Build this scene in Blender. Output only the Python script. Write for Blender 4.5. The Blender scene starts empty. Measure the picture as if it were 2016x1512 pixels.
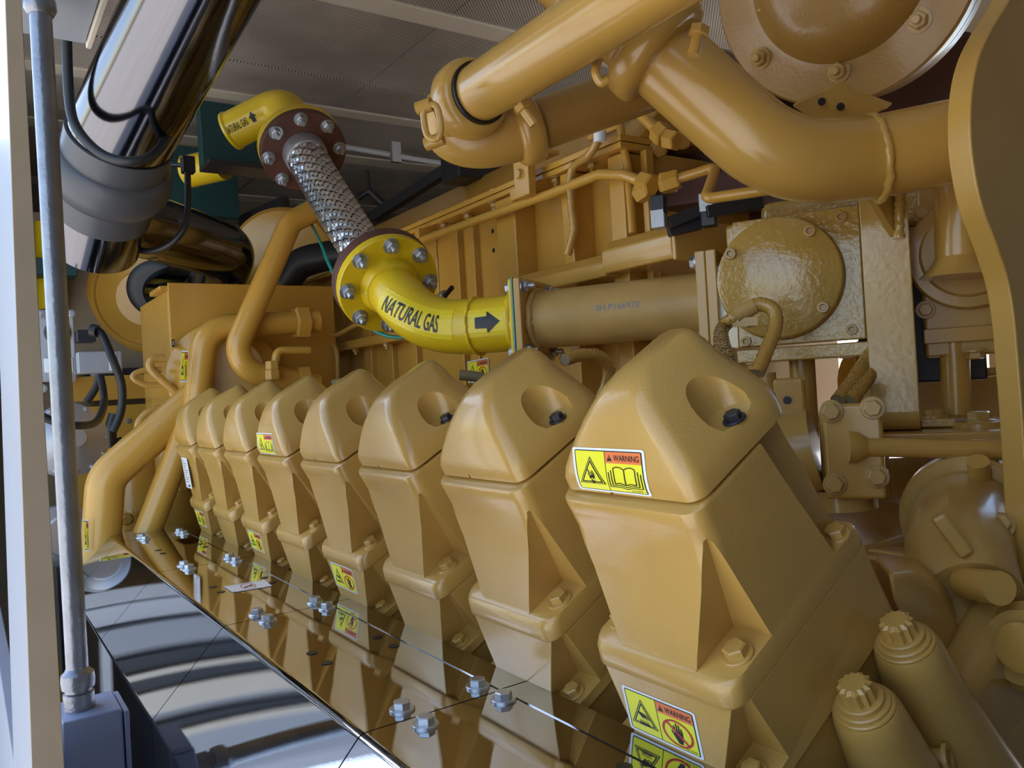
import bpy, bmesh, math, random
from mathutils import Vector as V, Matrix, Quaternion
random.seed(7)
sc = bpy.context.scene
C = sc.collection
# ------------------------------------------------------------------ camera
F, CX, CY, H = 1587.0, 1008.0, 756.0, 1.5
RW = ((0.8246714416, -0.0458145606, 0.5637535272),
      (-0.5625913925, 0.0364305250, 0.8259320444),
      (-0.0583775507, -0.9982854516, 0.0042683361))       # camera (right, down, forward) -> world
EYE = V((0, 0, H))
cam_d = bpy.data.cameras.new('camera'); cam = bpy.data.objects.new('camera', cam_d); C.objects.link(cam)
cam_d.sensor_width = 36.0; cam_d.lens = F / 2016.0 * 36.0; cam_d.clip_start = 0.02; cam_d.clip_end = 200
cam.matrix_world = Matrix(((RW[0][0], -RW[0][1], -RW[0][2], 0), (RW[1][0], -RW[1][1], -RW[1][2], 0),
                           (RW[2][0], -RW[2][1], -RW[2][2], H), (0, 0, 0, 1)))
sc.camera = cam
# ------------------------------------------------------------------ light
world = bpy.data.worlds.new('sky'); sc.world = world; world.use_nodes = True
wn = world.node_tree; bg = wn.nodes['Background']
sky = wn.nodes.new('ShaderNodeTexSky'); sky.sky_type = 'NISHITA'; sky.sun_disc = False
sky.sun_elevation = math.radians(51); sky.sun_rotation = math.radians(5); sky.air_density = 1.0; sky.dust_density = 1.5
wn.links.new(sky.outputs[0], bg.inputs[0]); bg.inputs[1].default_value = 0.27
sun_d = bpy.data.lights.new('sun', 'SUN'); sun_d.energy = 4.5; sun_d.angle = math.radians(0.6); sun_d.color = (1.0, 0.95, 0.86)
sun = bpy.data.objects.new('sun', sun_d); C.objects.link(sun)
sun.rotation_euler = V((-.10, -.62, -.78)).to_track_quat('-Z', 'Y').to_euler()
sc.view_settings.view_transform = 'Standard'; sc.view_settings.look = 'None'
sc.view_settings.gamma = 1.0; sc.view_settings.use_curve_mapping = False
sc.view_settings.exposure = 1.12
# ------------------------------------------------------------------ pixel helpers (a pixel plus a real plane or depth gives a point)
def ray(x, y):
    a = ((x - CX) / F, (y - CY) / F, 1.0)
    return V([sum(RW[i][j] * a[j] for j in range(3)) for i in range(3)])
def atX(x, y, X): r = ray(x, y); return EYE + r * (X / r.x)
def atY(x, y, Y): r = ray(x, y); return EYE + r * (Y / r.y)
def atZ(x, y, Z): r = ray(x, y); return EYE + r * ((Z - H) / r.z)
def atD(x, y, D): return EYE + ray(x, y) * D
def pl(x, y, p0, n): r = ray(x, y); return EYE + r * ((p0 - EYE).dot(n) / r.dot(n))
X_, Y_, Z_ = V((1, 0, 0)), V((0, 1, 0)), V((0, 0, 1))
# ------------------------------------------------------------------ materials
def mat(name, col, rough=0.5, metal=0.0, bump=0.0, bscale=200.0, coat=0.0, var=0.0, vscale=6.0, spec=0.5, aniso=None):
    m = bpy.data.materials.new(name); m.use_nodes = True
    nt = m.node_tree; b = nt.nodes['Principled BSDF']
    b.inputs['Base Color'].default_value = (*col, 1); b.inputs['Roughness'].default_value = rough
    b.inputs['Metallic'].default_value = metal; b.inputs['Coat Weight'].default_value = coat
    b.inputs['Coat Roughness'].default_value = 0.12; b.inputs['Specular IOR Level'].default_value = spec
    tc = nt.nodes.new('ShaderNodeTexCoord')
    if var > 0:
        nz = nt.nodes.new('ShaderNodeTexNoise'); nz.inputs['Scale'].default_value = vscale; nz.inputs['Detail'].default_value = 5
        mp = nt.nodes.new('ShaderNodeMapRange'); mp.inputs[1].default_value = .3; mp.inputs[2].default_value = .7
        mp.inputs[3].default_value = 1 - var; mp.inputs[4].default_value = 1 + var
        hs = nt.nodes.new('ShaderNodeHueSaturation'); hs.inputs['Color'].default_value = (*col, 1)
        nt.links.new(tc.outputs['Object'], nz.inputs['Vector']); nt.links.new(nz.outputs[0], mp.inputs[0])
        nt.links.new(mp.outputs[0], hs.inputs['Value']); nt.links.new(hs.outputs[0], b.inputs['Base Color'])
    if bump > 0:
        n2 = nt.nodes.new('ShaderNodeTexNoise'); n2.inputs['Scale'].default_value = bscale; n2.inputs['Detail'].default_value = 2
        bp = nt.nodes.new('ShaderNodeBump'); bp.inputs['Strength'].default_value = bump; bp.inputs['Distance'].default_value = 0.002
        if aniso:
            mpn = nt.nodes.new('ShaderNodeMapping'); mpn.inputs['Scale'].default_value = aniso
            nt.links.new(tc.outputs['Object'], mpn.inputs[0]); nt.links.new(mpn.outputs[0], n2.inputs['Vector'])
        else:
            nt.links.new(tc.outputs['Object'], n2.inputs['Vector'])
        nt.links.new(n2.outputs[0], bp.inputs['Height']); nt.links.new(bp.outputs[0], b.inputs['Normal'])
    return m
M = {}
M['paint'] = mat('engine paint', (0.53, 0.298, 0.062), 0.26, 0, 0.06, 260, 0.4, 0.05, 9)
M['cast'] = mat('engine paint on casting', (0.505, 0.296, 0.070), 0.29, 0, 0.12, 330, 0.4, 0.06, 9)
M['peel'] = mat('orange peel paint', (0.49, 0.30, 0.068), 0.12, 0, 0.9, 110, 0.7, 0.04, 9)
M['gloss'] = mat('glossy engine paint', (0.49, 0.30, 0.068), 0.14, 0, 0.28, 90, 0.6, 0.04, 9)
M['brown'] = mat('brown engine paint and pipe shade', (0.37, 0.195, 0.04), 0.34, 0, 0.35, 160, 0.3, 0.06, 9)  # darker brown than the other castings; on the manifold pipe it paints shade
M['amber'] = mat('deep yellow paint', (0.56, 0.30, 0.045), 0.30, 0, 0.06, 200, 0.3, 0.04, 6)
M['dull'] = mat('dull tan primer', (0.50, 0.315, 0.095), 0.42, 0, 0.1, 160, 0.1, 0.12, 14)
M['gas'] = mat('gas line yellow', (0.72, 0.50, 0.012), 0.33, 0, 0.08, 120, 0.3, 0.05, 10)
M['gaslab'] = mat('gas label yellow', (0.80, 0.62, 0.02), 0.28)
M['black'] = mat('black print', (0.008, 0.008, 0.009), 0.4)
M['rubber'] = mat('black rubber', (0.012, 0.012, 0.013), 0.45, 0, 0.1, 90)
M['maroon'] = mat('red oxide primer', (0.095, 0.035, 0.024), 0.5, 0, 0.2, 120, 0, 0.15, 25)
M['zinc'] = mat('zinc plated steel', (0.50, 0.53, 0.57), 0.32, 0.85, 0.1, 300)
M['deck'] = mat('polished stainless', (0.50, 0.50, 0.52), 0.02, 1.0, 0.008, 40, aniso=(60, 2, 60))
M['chrome'] = mat('dark polished duct', (0.17, 0.165, 0.175), 0.11, 1.0, 0.04, 30)
M['braid'] = mat('braided stainless', (0.80, 0.78, 0.76), 0.30, 1.0)
M['galv'] = mat('galvanised conduit', (0.27, 0.28, 0.31), 0.34, 0.7, 0.35, 150, 0, 0.12, 30)
M['white'] = mat('white enamel', (0.46, 0.47, 0.49), 0.38, 0, 0.04, 80, 0.1, 0.03, 5)
M['cream'] = mat('cream enamel', (0.62, 0.56, 0.45), 0.45, 0, 0.05, 80, 0, 0.04, 5)
M['tan'] = mat('beige jamb shade and frame paint', (0.27, 0.20, 0.125), 0.5, 0, 0.1, 90, 0, 0.08, 12)  # on the jamb: warm shade of the white post put into the colour
M['post'] = mat('white enamel with sky tint', (0.25, 0.28, 0.34), 0.38, 0, 0.04, 80, 0.1, 0.03, 5)  # white post, blue of the sky light mixed into its base colour
M['grey'] = mat('grey equipment paint', (0.33, 0.35, 0.38), 0.45, 0, 0.05, 90)
M['box'] = mat('grey box paint with sky tint', (0.27, 0.33, 0.50), 0.42, 0, 0.08, 120, 0, 0.06, 20)  # blue sky light on the box is put into its paint colour
M['alu'] = mat('cast aluminium', (0.46, 0.46, 0.48), 0.42, 0.6, 0.25, 120)
M['dark'] = mat('dark steel', (0.035, 0.035, 0.04), 0.4, 0.4)
M['green'] = mat('dark green steel', (0.008, 0.045, 0.048), 0.45, 0, 0.05, 90)
M['teal'] = mat('green wire', (0.0, 0.20, 0.15), 0.4)
M['gasket'] = mat('teal gasket', (0.10, 0.36, 0.36), 0.6)
M['loom'] = mat('braided loom', (0.24, 0.18, 0.085), 0.6)
M['floor'] = mat('steel floor', (0.16, 0.16, 0.17), 0.55, 0, 0.1, 40, 0, 0.1, 3)
M['ground'] = mat('pale concrete', (0.60, 0.57, 0.53), 0.9, 0, 0.2, 30, 0, 0.1, 2)
M['lwhite'] = mat('label white', (0.80, 0.82, 0.84), 0.3)
M['lyel'] = mat('label yellow', (0.83, 0.78, 0.03), 0.3)
M['lorg'] = mat('label orange', (0.80, 0.20, 0.06), 0.3)
M['lred'] = mat('label red', (0.55, 0.02, 0.02), 0.3)
M['lgrey'] = mat('label grey print', (0.25, 0.25, 0.27), 0.4)
M['silicone'] = mat('grey silicone boot', (0.06, 0.062, 0.068), 0.38, 0, 0.08, 60)
def perforated():
    m = mat('perforated galvanised sheet', (0.40, 0.36, 0.31), 0.45, 0.2, 0, 1, 0, 0.0)
    nt = m.node_tree; b = nt.nodes['Principled BSDF']
    tc = nt.nodes.new('ShaderNodeTexCoord'); vo = nt.nodes.new('ShaderNodeTexVoronoi')
    mp = nt.nodes.new('ShaderNodeMapping'); mp.inputs['Scale'].default_value = (1, 1, 0); mp.inputs['Rotation'].default_value = (0, 0, .785)
    vo.inputs['Scale'].default_value = 125; vo.inputs['Randomness'].default_value = 0.0
    rp = nt.nodes.new('ShaderNodeValToRGB'); rp.color_ramp.elements[0].position = .25; rp.color_ramp.elements[1].position = .40
    rp.color_ramp.elements[0].color = (.08, .07, .06, 1); rp.color_ramp.elements[1].color = (1, 1, 1, 1)
    nz = nt.nodes.new('ShaderNodeTexNoise'); nz.inputs['Scale'].default_value = 3.0; nz.inputs['Detail'].default_value = 8
    r2 = nt.nodes.new('ShaderNodeValToRGB'); r2.color_ramp.elements[0].position = .38; r2.color_ramp.elements[1].position = .68
    r2.color_ramp.elements[0].color = (.50, .45, .39, 1); r2.color_ramp.elements[1].color = (.74, .67, .59, 1)
    mx = nt.nodes.new('ShaderNodeMix'); mx.data_type = 'RGBA'; mx.blend_type = 'MULTIPLY'; mx.inputs['Factor'].default_value = 1
    nt.links.new(tc.outputs['Object'], mp.inputs[0]); nt.links.new(mp.outputs[0], vo.inputs['Vector'])
    nt.links.new(vo.outputs['Distance'], rp.inputs[0]); nt.links.new(tc.outputs['Object'], nz.inputs['Vector'])
    nt.links.new(nz.outputs[0], r2.inputs[0]); nt.links.new(r2.outputs[0], mx.inputs['A']); nt.links.new(rp.outputs[0], mx.inputs['B'])
    nt.links.new(mx.outputs['Result'], b.inputs['Base Color'])
    return m
M['perf'] = perforated()
# ------------------------------------------------------------------ mesh helpers
def ortho(d, up=None):
    d = d.normalized(); up = up or (Z_ if abs(d.z) < .9 else Y_)
    a = up.cross(d).normalized(); return a, d.cross(a).normalized()
class MB:
    def __init__(s): s.v = []; s.f = []; s.m = []; s.cur = 0
    def add(s, vs, fs):
        o = len(s.v); s.v += [V(p) for p in vs]
        for f in fs: s.f.append([i + o for i in f]); s.m.append(s.cur)
    def rings(s, R, caps=True, closed=True, loop=False):
        n = len(R[0]); vs = [p for r in R for p in r]; fs = []
        for i in range(len(R) - (0 if loop else 1)):
            j = (i + 1) % len(R)
            for k in range(n if closed else n - 1):
                k2 = (k + 1) % n; fs.append((i * n + k, i * n + k2, j * n + k2, j * n + k))
        if caps and not loop:
            fs.append(tuple(reversed(range(n)))); fs.append(tuple(range((len(R) - 1) * n, len(R) * n)))
        s.add(vs, fs); return s
    def box(s, lo, hi, fr=None):
        o, ax = fr or (V((0, 0, 0)), (X_, Y_, Z_))
        P = lambda x, y, z: o + ax[0] * x + ax[1] * y + ax[2] * z
        vs = [P(x, y, z) for z in (lo[2], hi[2]) for y in (lo[1], hi[1]) for x in (lo[0], hi[0])]
        s.add(vs, [(0, 2, 3, 1), (4, 5, 7, 6), (0, 1, 5, 4), (1, 3, 7, 5), (3, 2, 6, 7), (2, 0, 4, 6)]); return s
    def lathe(s, p, d, prof, n=32, caps=True):
        d = d.normalized(); a, b = ortho(d)
        s.rings([[p + d * h + (a * math.cos(6.28318531 * k / n) + b * math.sin(6.28318531 * k / n)) * r for k in range(n)] for r, h in prof], caps)
        return s
    def cyl(s, p0, p1, r0, r1=None, n=28):
        d = p1 - p0; return s.lathe(p0, d, [(r0, 0), (r0 if r1 is None else r1, d.length)], n)
    def tube(s, path, r, n=20, caps=True):
        rs = r if isinstance(r, (list, tuple)) else [r] * len(path)
        R = []; T = []
        for i in range(len(path)):
            t = (path[min(i + 1, len(path) - 1)] - path[max(i - 1, 0)]).normalized(); T.append(t)
        a, b = ortho(T[0])
        for i, t in enumerate(T):
            if i: a = T[i - 1].rotation_difference(t) @ a
            a = (a - t * a.dot(t)).normalized(); b = t.cross(a)
            R.append([path[i] + (a * math.cos(6.28318531 * k / n) + b * math.sin(6.28318531 * k / n)) * rs[i] for k in range(n)])
        s.rings(R, caps); return s
    def prism(s, pts, vec):
        s.rings([[p.copy() for p in pts], [p + vec for p in pts]]); return s
    def quad(s, a, b, c, d): s.add([a, b, c, d], [(0, 1, 2, 3)]); return s
    def mesh(s, name, mats, ang=38, smooth=True):
        me = bpy.data.meshes.new(name); me.from_pydata(s.v, [], s.f)
        for m in (mats if isinstance(mats, list) else [mats]): me.materials.append(M[m] if isinstance(m, str) else m)
        if len(me.polygons) == len(s.m): me.polygons.foreach_set('material_index', s.m)
        bm = bmesh.new(); bm.from_mesh(me); bmesh.ops.recalc_face_normals(bm, faces=bm.faces); bm.to_mesh(me); bm.free()
        if smooth:
            me.shade_smooth(); me.set_sharp_from_angle(angle=math.radians(ang))
        return me
    def build(s, name, mats, parent=None, bevel=0, ang=38, seg=2, label=None, kind=None, smooth=True):
        me = s.mesh(name, mats, ang, smooth); o = bpy.data.objects.new(name, me); C.objects.link(o)
        if parent: o.parent = parent
        if bevel:
            if smooth: me.shade_smooth()
            md = o.modifiers.new('bevel', 'BEVEL'); md.width = bevel; md.segments = seg; md.limit_method = 'ANGLE'
            md.angle_limit = math.radians(30); md.harden_normals = True
        if label: o['label'] = label
        if kind: o['kind'] = kind
        return o
def tag(o, label, cat=None, group=None, kind=None):
    if label: o['label'] = label
    if cat: o['category'] = cat
    if group: o['group'] = group
    if kind: o['kind'] = kind
    return o
def thing(name, label, cat, group=None):
    o = bpy.data.objects.new(name, None); o.empty_display_size = .05; C.objects.link(o); return tag(o, label, cat, group)
def struct(name, mb, m, bevel=0, parent=None):
    o = mb.build(name, m, parent, bevel)
    if not parent: o['kind'] = 'structure'
    return o
def put(name, me, p, d, parent, sc_=1.0, spin=0.0, label=None):
    o = bpy.data.objects.new(name, me); C.objects.link(o); o.parent = parent
    q = d.to_track_quat('Z', 'Y') @ Quaternion((0, 0, 1), spin)
    o.matrix_basis = Matrix.LocRotScale(p, q, V((sc_,) * 3))
    if label: o['label'] = label
    return o
def fillet(pts, r, n=8):
    out = [pts[0]]
    for i in range(1, len(pts) - 1):
        a, b, c = pts[i - 1], pts[i], pts[i + 1]; rr = r[i - 1] if isinstance(r, (list, tuple)) else r
        u, w = (a - b), (c - b); lu, lw = u.length, w.length; u.normalize(); w.normalize()
        ang = u.angle(w)
        t = min(rr / max(math.tan(ang / 2), 1e-4), lu * .49, lw * .49)
        rr = t * math.tan(ang / 2); bis = (u + w).normalized(); cen = b + bis * (rr / math.sin(ang / 2))
        p0, p1 = b + u * t, b + w * t
        for k in range(n + 1):
            f = k / n; v0, v1 = p0 - cen, p1 - cen; tot = v0.angle(v1)
            if tot < 1e-4: out.append(b); continue
            out.append(cen + (v0 * math.sin((1 - f) * tot) + v1 * math.sin(f * tot)) / math.sin(tot))
    out.append(pts[-1]); return out
def bez(p0, p1, p2, p3, n=24):
    return [p0 * (1 - t) ** 3 + p1 * 3 * t * (1 - t) ** 2 + p2 * 3 * t * t * (1 - t) + p3 * t ** 3 for t in [i / n for i in range(n + 1)]]
def spline(pts, n=8):
    out = []
    for i in range(len(pts) - 1):
        a = pts[max(i - 1, 0)]; b = pts[i]; c = pts[i + 1]; d = pts[min(i + 2, len(pts) - 1)]
        for k in range(n):
            t = k / n
            out.append(.5 * ((2 * b) + (c - a) * t + (2 * a - 5 * b + 4 * c - d) * t * t + (3 * b - a - 3 * c + d) * t ** 3))
    out.append(pts[-1]); return out
# fasteners, local +Z out of the surface, unit hex radius 1
def hexring(r, h, n=6): return [V((r * math.cos(math.pi * 2 * k / n), r * math.sin(math.pi * 2 * k / n), h)) for k in range(n)]
def bolt_mesh(name, m, wr=1.35, wh=.22, hh=.75):
    b = MB(); b.lathe(V((0, 0, 0)), Z_, [(wr, -.05), (wr, wh * .7), (wr * .94, wh), (.9, wh)], 20)
    b.rings([hexring(1, wh), hexring(1, wh + hh * .85), hexring(.86, wh + hh)])
    return b.mesh(name, m, 25)
def nut_mesh(name, m, stud=1.3):
    b = MB(); b.lathe(V((0, 0, 0)), Z_, [(1.35, -.05), (1.35, .18), (.9, .18)], 20)
    b.rings([hexring(.88, .18), hexring(1, .3), hexring(1, .95), hexring(.86, 1.05)])
    b.lathe(V((0, 0, 0)), Z_, [(.52, .9), (.52, .9 + stud * .85), (.44, .9 + stud)], 14)
    return b.mesh(name, m, 25)
def socket_mesh(name, m):
    b = MB(); b.lathe(V((0, 0, 0)), Z_, [(1, -.1), (1, .55), (.9, .68), (.6, .68)], 20, caps=False)
    b.rings([hexring(.58, .68), hexring(.55, .2)], caps=False); b.rings([hexring(.55, .2), hexring(.02, .2)], caps=False)
    return b.mesh(name, m, 25)
def dodec_mesh(name, m):
    b = MB(); b.lathe(V((0, 0, 0)), Z_, [(1.75, -.1), (1.75, .16), (1.68, .24), (1.55, .24), (1.55, .42), (1.45, .5), (1.3, .5), (1.3, .78), (1.2, .84), (.9, .84)], 32)
    st = lambda s, h: [V((s * (1 if k % 2 == 0 else .84) * math.cos(math.pi * k / 12), s * (1 if k % 2 == 0 else .84) * math.sin(math.pi * k / 12), h)) for k in range(24)]
    b.rings([st(1.0, .84), st(1.0, 1.75), st(.75, 1.95)]); return b.mesh(name, m, 25)
BZ = bolt_mesh('zinc flange bolt', 'zinc', 1.45, .3, .75); BP = bolt_mesh('painted bolt', 'cast'); BA = bolt_mesh('painted thin bolt', 'paint', 1.2, .12, .7)
NZ = nut_mesh('zinc nut', 'zinc'); NP = nut_mesh('painted nut', 'cast', .9); SK = socket_mesh('socket screw', 'cast'); DD = dodec_mesh('twelve point bolt', 'cast')
BK = bolt_mesh('dark bolt', 'dark')
# ------------------------------------------------------------------ flat print
def text2d(s, size=1.0, sx=1.0, bold=0.0, cuts=0):
    cu = bpy.data.curves.new('t', 'FONT'); cu.body = s; cu.size = size; cu.align_x = 'CENTER'; cu.align_y = 'CENTER'; cu.offset = bold; cu.resolution_u = 3
    o = bpy.data.objects.new('t', cu); C.objects.link(o); bpy.context.view_layer.update()
    me = bpy.data.meshes.new_from_object(o.evaluated_get(bpy.context.evaluated_depsgraph_get()))
    if cuts:
        bm = bmesh.new(); bm.from_mesh(me); y0 = min(v.co.y for v in bm.verts); y1 = max(v.co.y for v in bm.verts)
        for i in range(1, cuts):
            bmesh.ops.bisect_plane(bm, geom=bm.verts[:] + bm.edges[:] + bm.faces[:], plane_co=(0, y0 + (y1 - y0) * i / cuts, 0), plane_no=(0, 1, 0))
        bmesh.ops.triangulate(bm, faces=bm.faces); bm.to_mesh(me); bm.free()
    vs = [(v.co.x * sx, v.co.y) for v in me.vertices]; fs = [list(p.vertices) for p in me.polygons]
    bpy.data.objects.remove(o); bpy.data.curves.remove(cu); bpy.data.meshes.remove(me); return vs, fs
class Decal:
    """flat print in u,v (millimetre-thin layers), mapped on a surface by a function"""
    def __init__(s): s.items = []
    def poly(s, pts, m, L=1): s.items.append((pts, [list(range(len(pts)))], m, L))
    def rect(s, x0, y0, x1, y1, m, L=1, n=1):
        for i in range(n):
            a = x0 + (x1 - x0) * i / n; b = x0 + (x1 - x0) * (i + 1) / n
            s.poly([(a, y0), (b, y0), (b, y1), (a, y1)], m, L)
    def rrect(s, x0, y0, x1, y1, r, m, L=1):
        pts = []
        for cx, cy, a0 in ((x1 - r, y1 - r, 0), (x0 + r, y1 - r, 90), (x0 + r, y0 + r, 180), (x1 - r, y0 + r, 270)):
            for k in range(4): a = math.radians(a0 + 30 * k); pts.append((cx + r * math.cos(a), cy + r * math.sin(a)))
        s.poly(pts, m, L)
    def line(s, pts, w, m, L=1):
        for (x0, y0), (x1, y1) in zip(pts[:-1], pts[1:]):
            dx, dy = x1 - x0, y1 - y0; l = math.hypot(dx, dy) or 1; nx, ny = -dy / l * w / 2, dx / l * w / 2
            s.poly([(x0 + nx, y0 + ny), (x0 - nx, y0 - ny), (x1 - nx, y1 - ny), (x1 + nx, y1 + ny)], m, L)
    def ring(s, cx, cy, r, w, m, L=1, sy=1.0, n=28):
        s.line([(cx + r * math.cos(6.2832 * k / n), cy + sy * r * math.sin(6.2832 * k / n)) for k in range(n + 1)], w, m, L)
    def text(s, t, cx, cy, size, sx, m, L=2, bold=0.0):
        vs, fs = text2d(t, size, sx, bold); s.items.append(([(x + cx, y + cy) for x, y in vs], fs, m, L))
    def fit(s, t, cx, cy, w, h, m, L=2):
        vs, fs = text2d(t, 1.0, 1.0, .012, 9); xs = [v[0] for v in vs]; ys = [v[1] for v in vs]
        kx, ky = w / (max(xs) - min(xs)), h / (max(ys) - min(ys)); mx, my = (max(xs) + min(xs)) / 2, (max(ys) + min(ys)) / 2
        s.items.append(([((x - mx) * kx + cx, (y - my) * ky + cy) for x, y in vs], fs, m, L))
    def build(s, name, mp, parent=None, label=None):
        b = MB(); mats = []
        for pts, fs, m, L in s.items:
            if m not in mats: mats.append(m)
            b.cur = mats.index(m); b.add([mp(x, y, L) for x, y in pts], fs)
        me = bpy.data.meshes.new(name); me.from_pydata(b.v, [], b.f)
        for m in mats: me.materials.append(M[m])
        me.polygons.foreach_set('material_index', b.m)
        o = bpy.data.objects.new(name, me); C.objects.link(o); o.parent = parent
        if label: o['label'] = label
        return o
HAND = [(-.02, -.5), (.16, -.5), (.22, -.2), (.24, .1), (.2, .32), (.16, .3), (.15, .1), (.13, .12), (.12, .45), (.06, .46), (.05, .14), (.03, .14), (.01, .5), (-.05, .5), (-.05, .12), (-.08, .1), (-.1, .36), (-.16, .34), (-.13, -.05), (-.24, .1), (-.28, .04), (-.16, -.22)]
def warn_decal(kind, num):
    d = Decal(); W, Hh = .7, .5
    d.rrect(-W, -Hh, W, Hh, .05, 'lwhite', 1); d.rrect(-.655, -.455, .655, .455, .03, 'black', 2)
    d.rect(-.635, -.435, -.05, .435, 'lyel', 3); d.rect(-.035, -.435, .635, .435, 'lyel', 3); d.rect(-.035, .2, .635, .435, 'lorg', 4)
    T = lambda k, cy: [(-.345 + .27 * k * math.cos(math.radians(a)) * 1.0, cy + .36 * k * math.sin(math.radians(a)) - .02) for a in (90, 210, 330)]
    d.poly(T(1.12, -.06), 'black', 4); d.poly(T(1.0, -.06), 'lyel', 5); d.poly(T(.93, -.06), 'black', 6); d.poly(T(.76, -.06), 'lyel', 7)
    if kind == 'book':
        d.poly([(-.33 + x * .22, -.12 + y * .3) for x, y in HAND], 'black', 8)
        d.line([(-.42, .06), (-.38, -.02), (-.40, -.06), (-.36, -.12), (-.38, -.16)], .022, 'black', 8)
        d.line([(-.36, -.18), (-.33, -.14), (-.31, -.2), (-.28, -.15), (-.26, -.19)], .018, 'lyel', 9)
        for o, L in ((.0, 5), (.05, 5), (.1, 5)):
            d.line([(.1 - o, .1 - o * .9), (.1 - o, -.24 - o * .8), (.2, -.22 - o), (.3, -.26 - o), (.4, -.22 - o), (.5 + o, -.24 - o * .8), (.5 + o, .1 - o * .9)], .02, 'black', L)
        d.line([(.1, .1), (.16, .13), (.24, .12), (.3, .08), (.36, .12), (.44, .13), (.5, .1)], .02, 'black', 6); d.line([(.3, .08), (.3, -.26)], .02, 'black', 6)
    elif kind == 'hand':
        d.poly([(-.33 + (x * .12 + y * .22), -.05 + (y * -.1 + x * .22)) for x, y in HAND], 'black', 8)
        for k in range(3): d.line([(-.44, -.17 - .035 * k), (-.24, -.17 - .035 * k)], .018, 'black', 8)
        d.poly([(.3 + x * .42, -.12 + y * .44) for x, y in HAND], 'black', 5)
        d.ring(.3, -.12, .265, .04, 'lred', 6); d.line([(.115, .07), (.485, -.31)], .045, 'lred', 6)
    d.fit('WARNING', .365, .315, .47, .125, 'black', 6)
    d.poly([(.0, .25), (.1, .25), (.05, .38)], 'black', 6); d.line([(.05, .345), (.05, .30)], .014, 'lorg', 7)
    if num: d.text(num, .5, -.39, .06, .9, 'black', 6)
    return d
def quadmap(tl, tr, br, bl, W=.7, Hh=.5):
    n = (tr - tl).cross(bl - tl).normalized()
    c = (tl + tr + br + bl) / 4
    if n.dot(EYE - c) < 0: n = -n
    def f(u, v, L):
        a = (u + W) / (2 * W); b = (v + Hh) / (2 * Hh)
        return (bl * (1 - a) + br * a) * (1 - b) + (tl * (1 - a) + tr * a) * b + n * (.0004 + .00012 * L)
    return f
# ================================================================== SETTING
struct('ground', MB().box((-40, -40, -.42), (40, 40, -.32)), 'ground')
struct('floor', MB().box((.0, -1.6, -.3), (2.5, 5.6, 0)), 'floor', .004)
ceil = struct('ceiling', MB().box((-.05, -1.6, 2.625), (2.6, 5.6, 2.68)), 'cream')
edges = [-1.55, -.55, -.02, .42, .88, 1.32, 1.56, 2.02, 2.108, 2.615, 2.88, 2.955, 3.30, 3.43, 3.54, 3.98, 4.3, 4.42, 4.9, 5.5]
strips = {(2.02, 2.108), (2.88, 2.955), (3.43, 3.54), (4.3, 4.42), (1.32, 1.56), (-.02, .42)}
for a, b in zip(edges[:-1], edges[1:]):
    if (a, b) in {(1.32, 1.56), (-.02, .42)}: continue
    if (a, b) in strips:
        MB().box((.0, a, 2.6), (2.48, b, 2.624)).build('ceiling_strip', 'cream', ceil, .003)
    else:
        for x0, x1 in ((.0, 1.238), (1.242, 2.48)):
            MB().box((x0, a + .003, 2.605), (x1, b - .003, 2.624)).build('ceiling_panel', 'perf', ceil, .002)
# wall on the door side: jamb panel beside the camera, then open bays with posts
wl = struct('wall_left', MB().rings([[V((x0, .8, z)), V((.0575, .8, z)), V((.0575, 1.17, z)), V((x0, 1.17, z))] for z, x0 in ((-.3, .0072), (2.45, .0565), (2.62, .0565))]), 'post', .002)
for y0, y1, m in ((2.96, 5.6, 'white'),):
    MB().box((.0, y0, -.3), (.05, y1, 2.62)).build('post', m, wl, .004)
struct('light_block_leaf', MB().box((-.42, -.21, .0), (-.045, -.18, 2.4)), 'grey', .004)       # leaf added out of view to block light from behind the camera
leaf = struct('door_1', MB().box((-.80, 3.05, .0), (.0, 3.07, 2.4)), 'white', .003)      # open door leaf, added ribs laid out as stripes mirrored in the guard
for y0, y1, m, dp_ in ((1.30, 1.51, 'grey', .03), (1.51, 1.55, 'cream', .05), (1.55, 1.60, 'dark', .035), (1.66, 1.80, 'cream', .045), (1.80, 1.90, 'dark', .03), (1.90, 1.95, 'cream', .05),
                  (1.95, 2.08, 'dark', .03), (2.15, 2.40, 'grey', .035), (2.40, 2.45, 'dark', .045), (2.45, 2.70, 'white', .04)):
    MB().box((.641 - 1.773 / y0, 3.05 - dp_, .02), (.641 - 1.773 / y1 - .002, 3.05, 2.38)).build('rib', m, leaf, .003)
MB().rings([[V((x0, .794, z)), V((.0577, .794, z)), V((.0577, .7995, z)), V((x0, .7995, z))] for z, x0 in ((-.3, .0072), (2.45, .0565), (2.62, .0565))]).build('jamb', 'tan', wl, .001)  # near face of the post, its shade painted as tan
MB().rings([[V((x0, 1.172, z)), V((.05, 1.172, z)), V((.05, 2.7, z)), V((x0, 2.7, z))] for z, x0 in ((-.3, .0072), (1.08, .0310))]).build('lower_panel', 'post', wl, .002)
MB().box((-.04, -1.6, 2.45), (.05, 5.6, 2.62)).build('header', 'white', wl, .004)
MB().box((-.04, -1.6, -.3), (.05, 5.6, .05)).build('sill', 'white', wl, .004)
MB().box((-.04, -1.6, .05), (.05, -.16, 2.45)).build('panel', 'grey', wl, .004)  # added out of view, closes the bay to cut light on near faces
wb = struct('wall_back', MB().box((2.5, -1.6, -.3), (2.56, .5, 2.62)), 'cream', .003)
MB().box((2.5, 1.75, -.3), (2.56, 5.6, 2.62)).build('panel', 'cream', wb, .003)
MB().box((2.5, .5, 2.3), (2.56, 1.75, 2.62)).build('header', 'cream', wb, .003)
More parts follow.
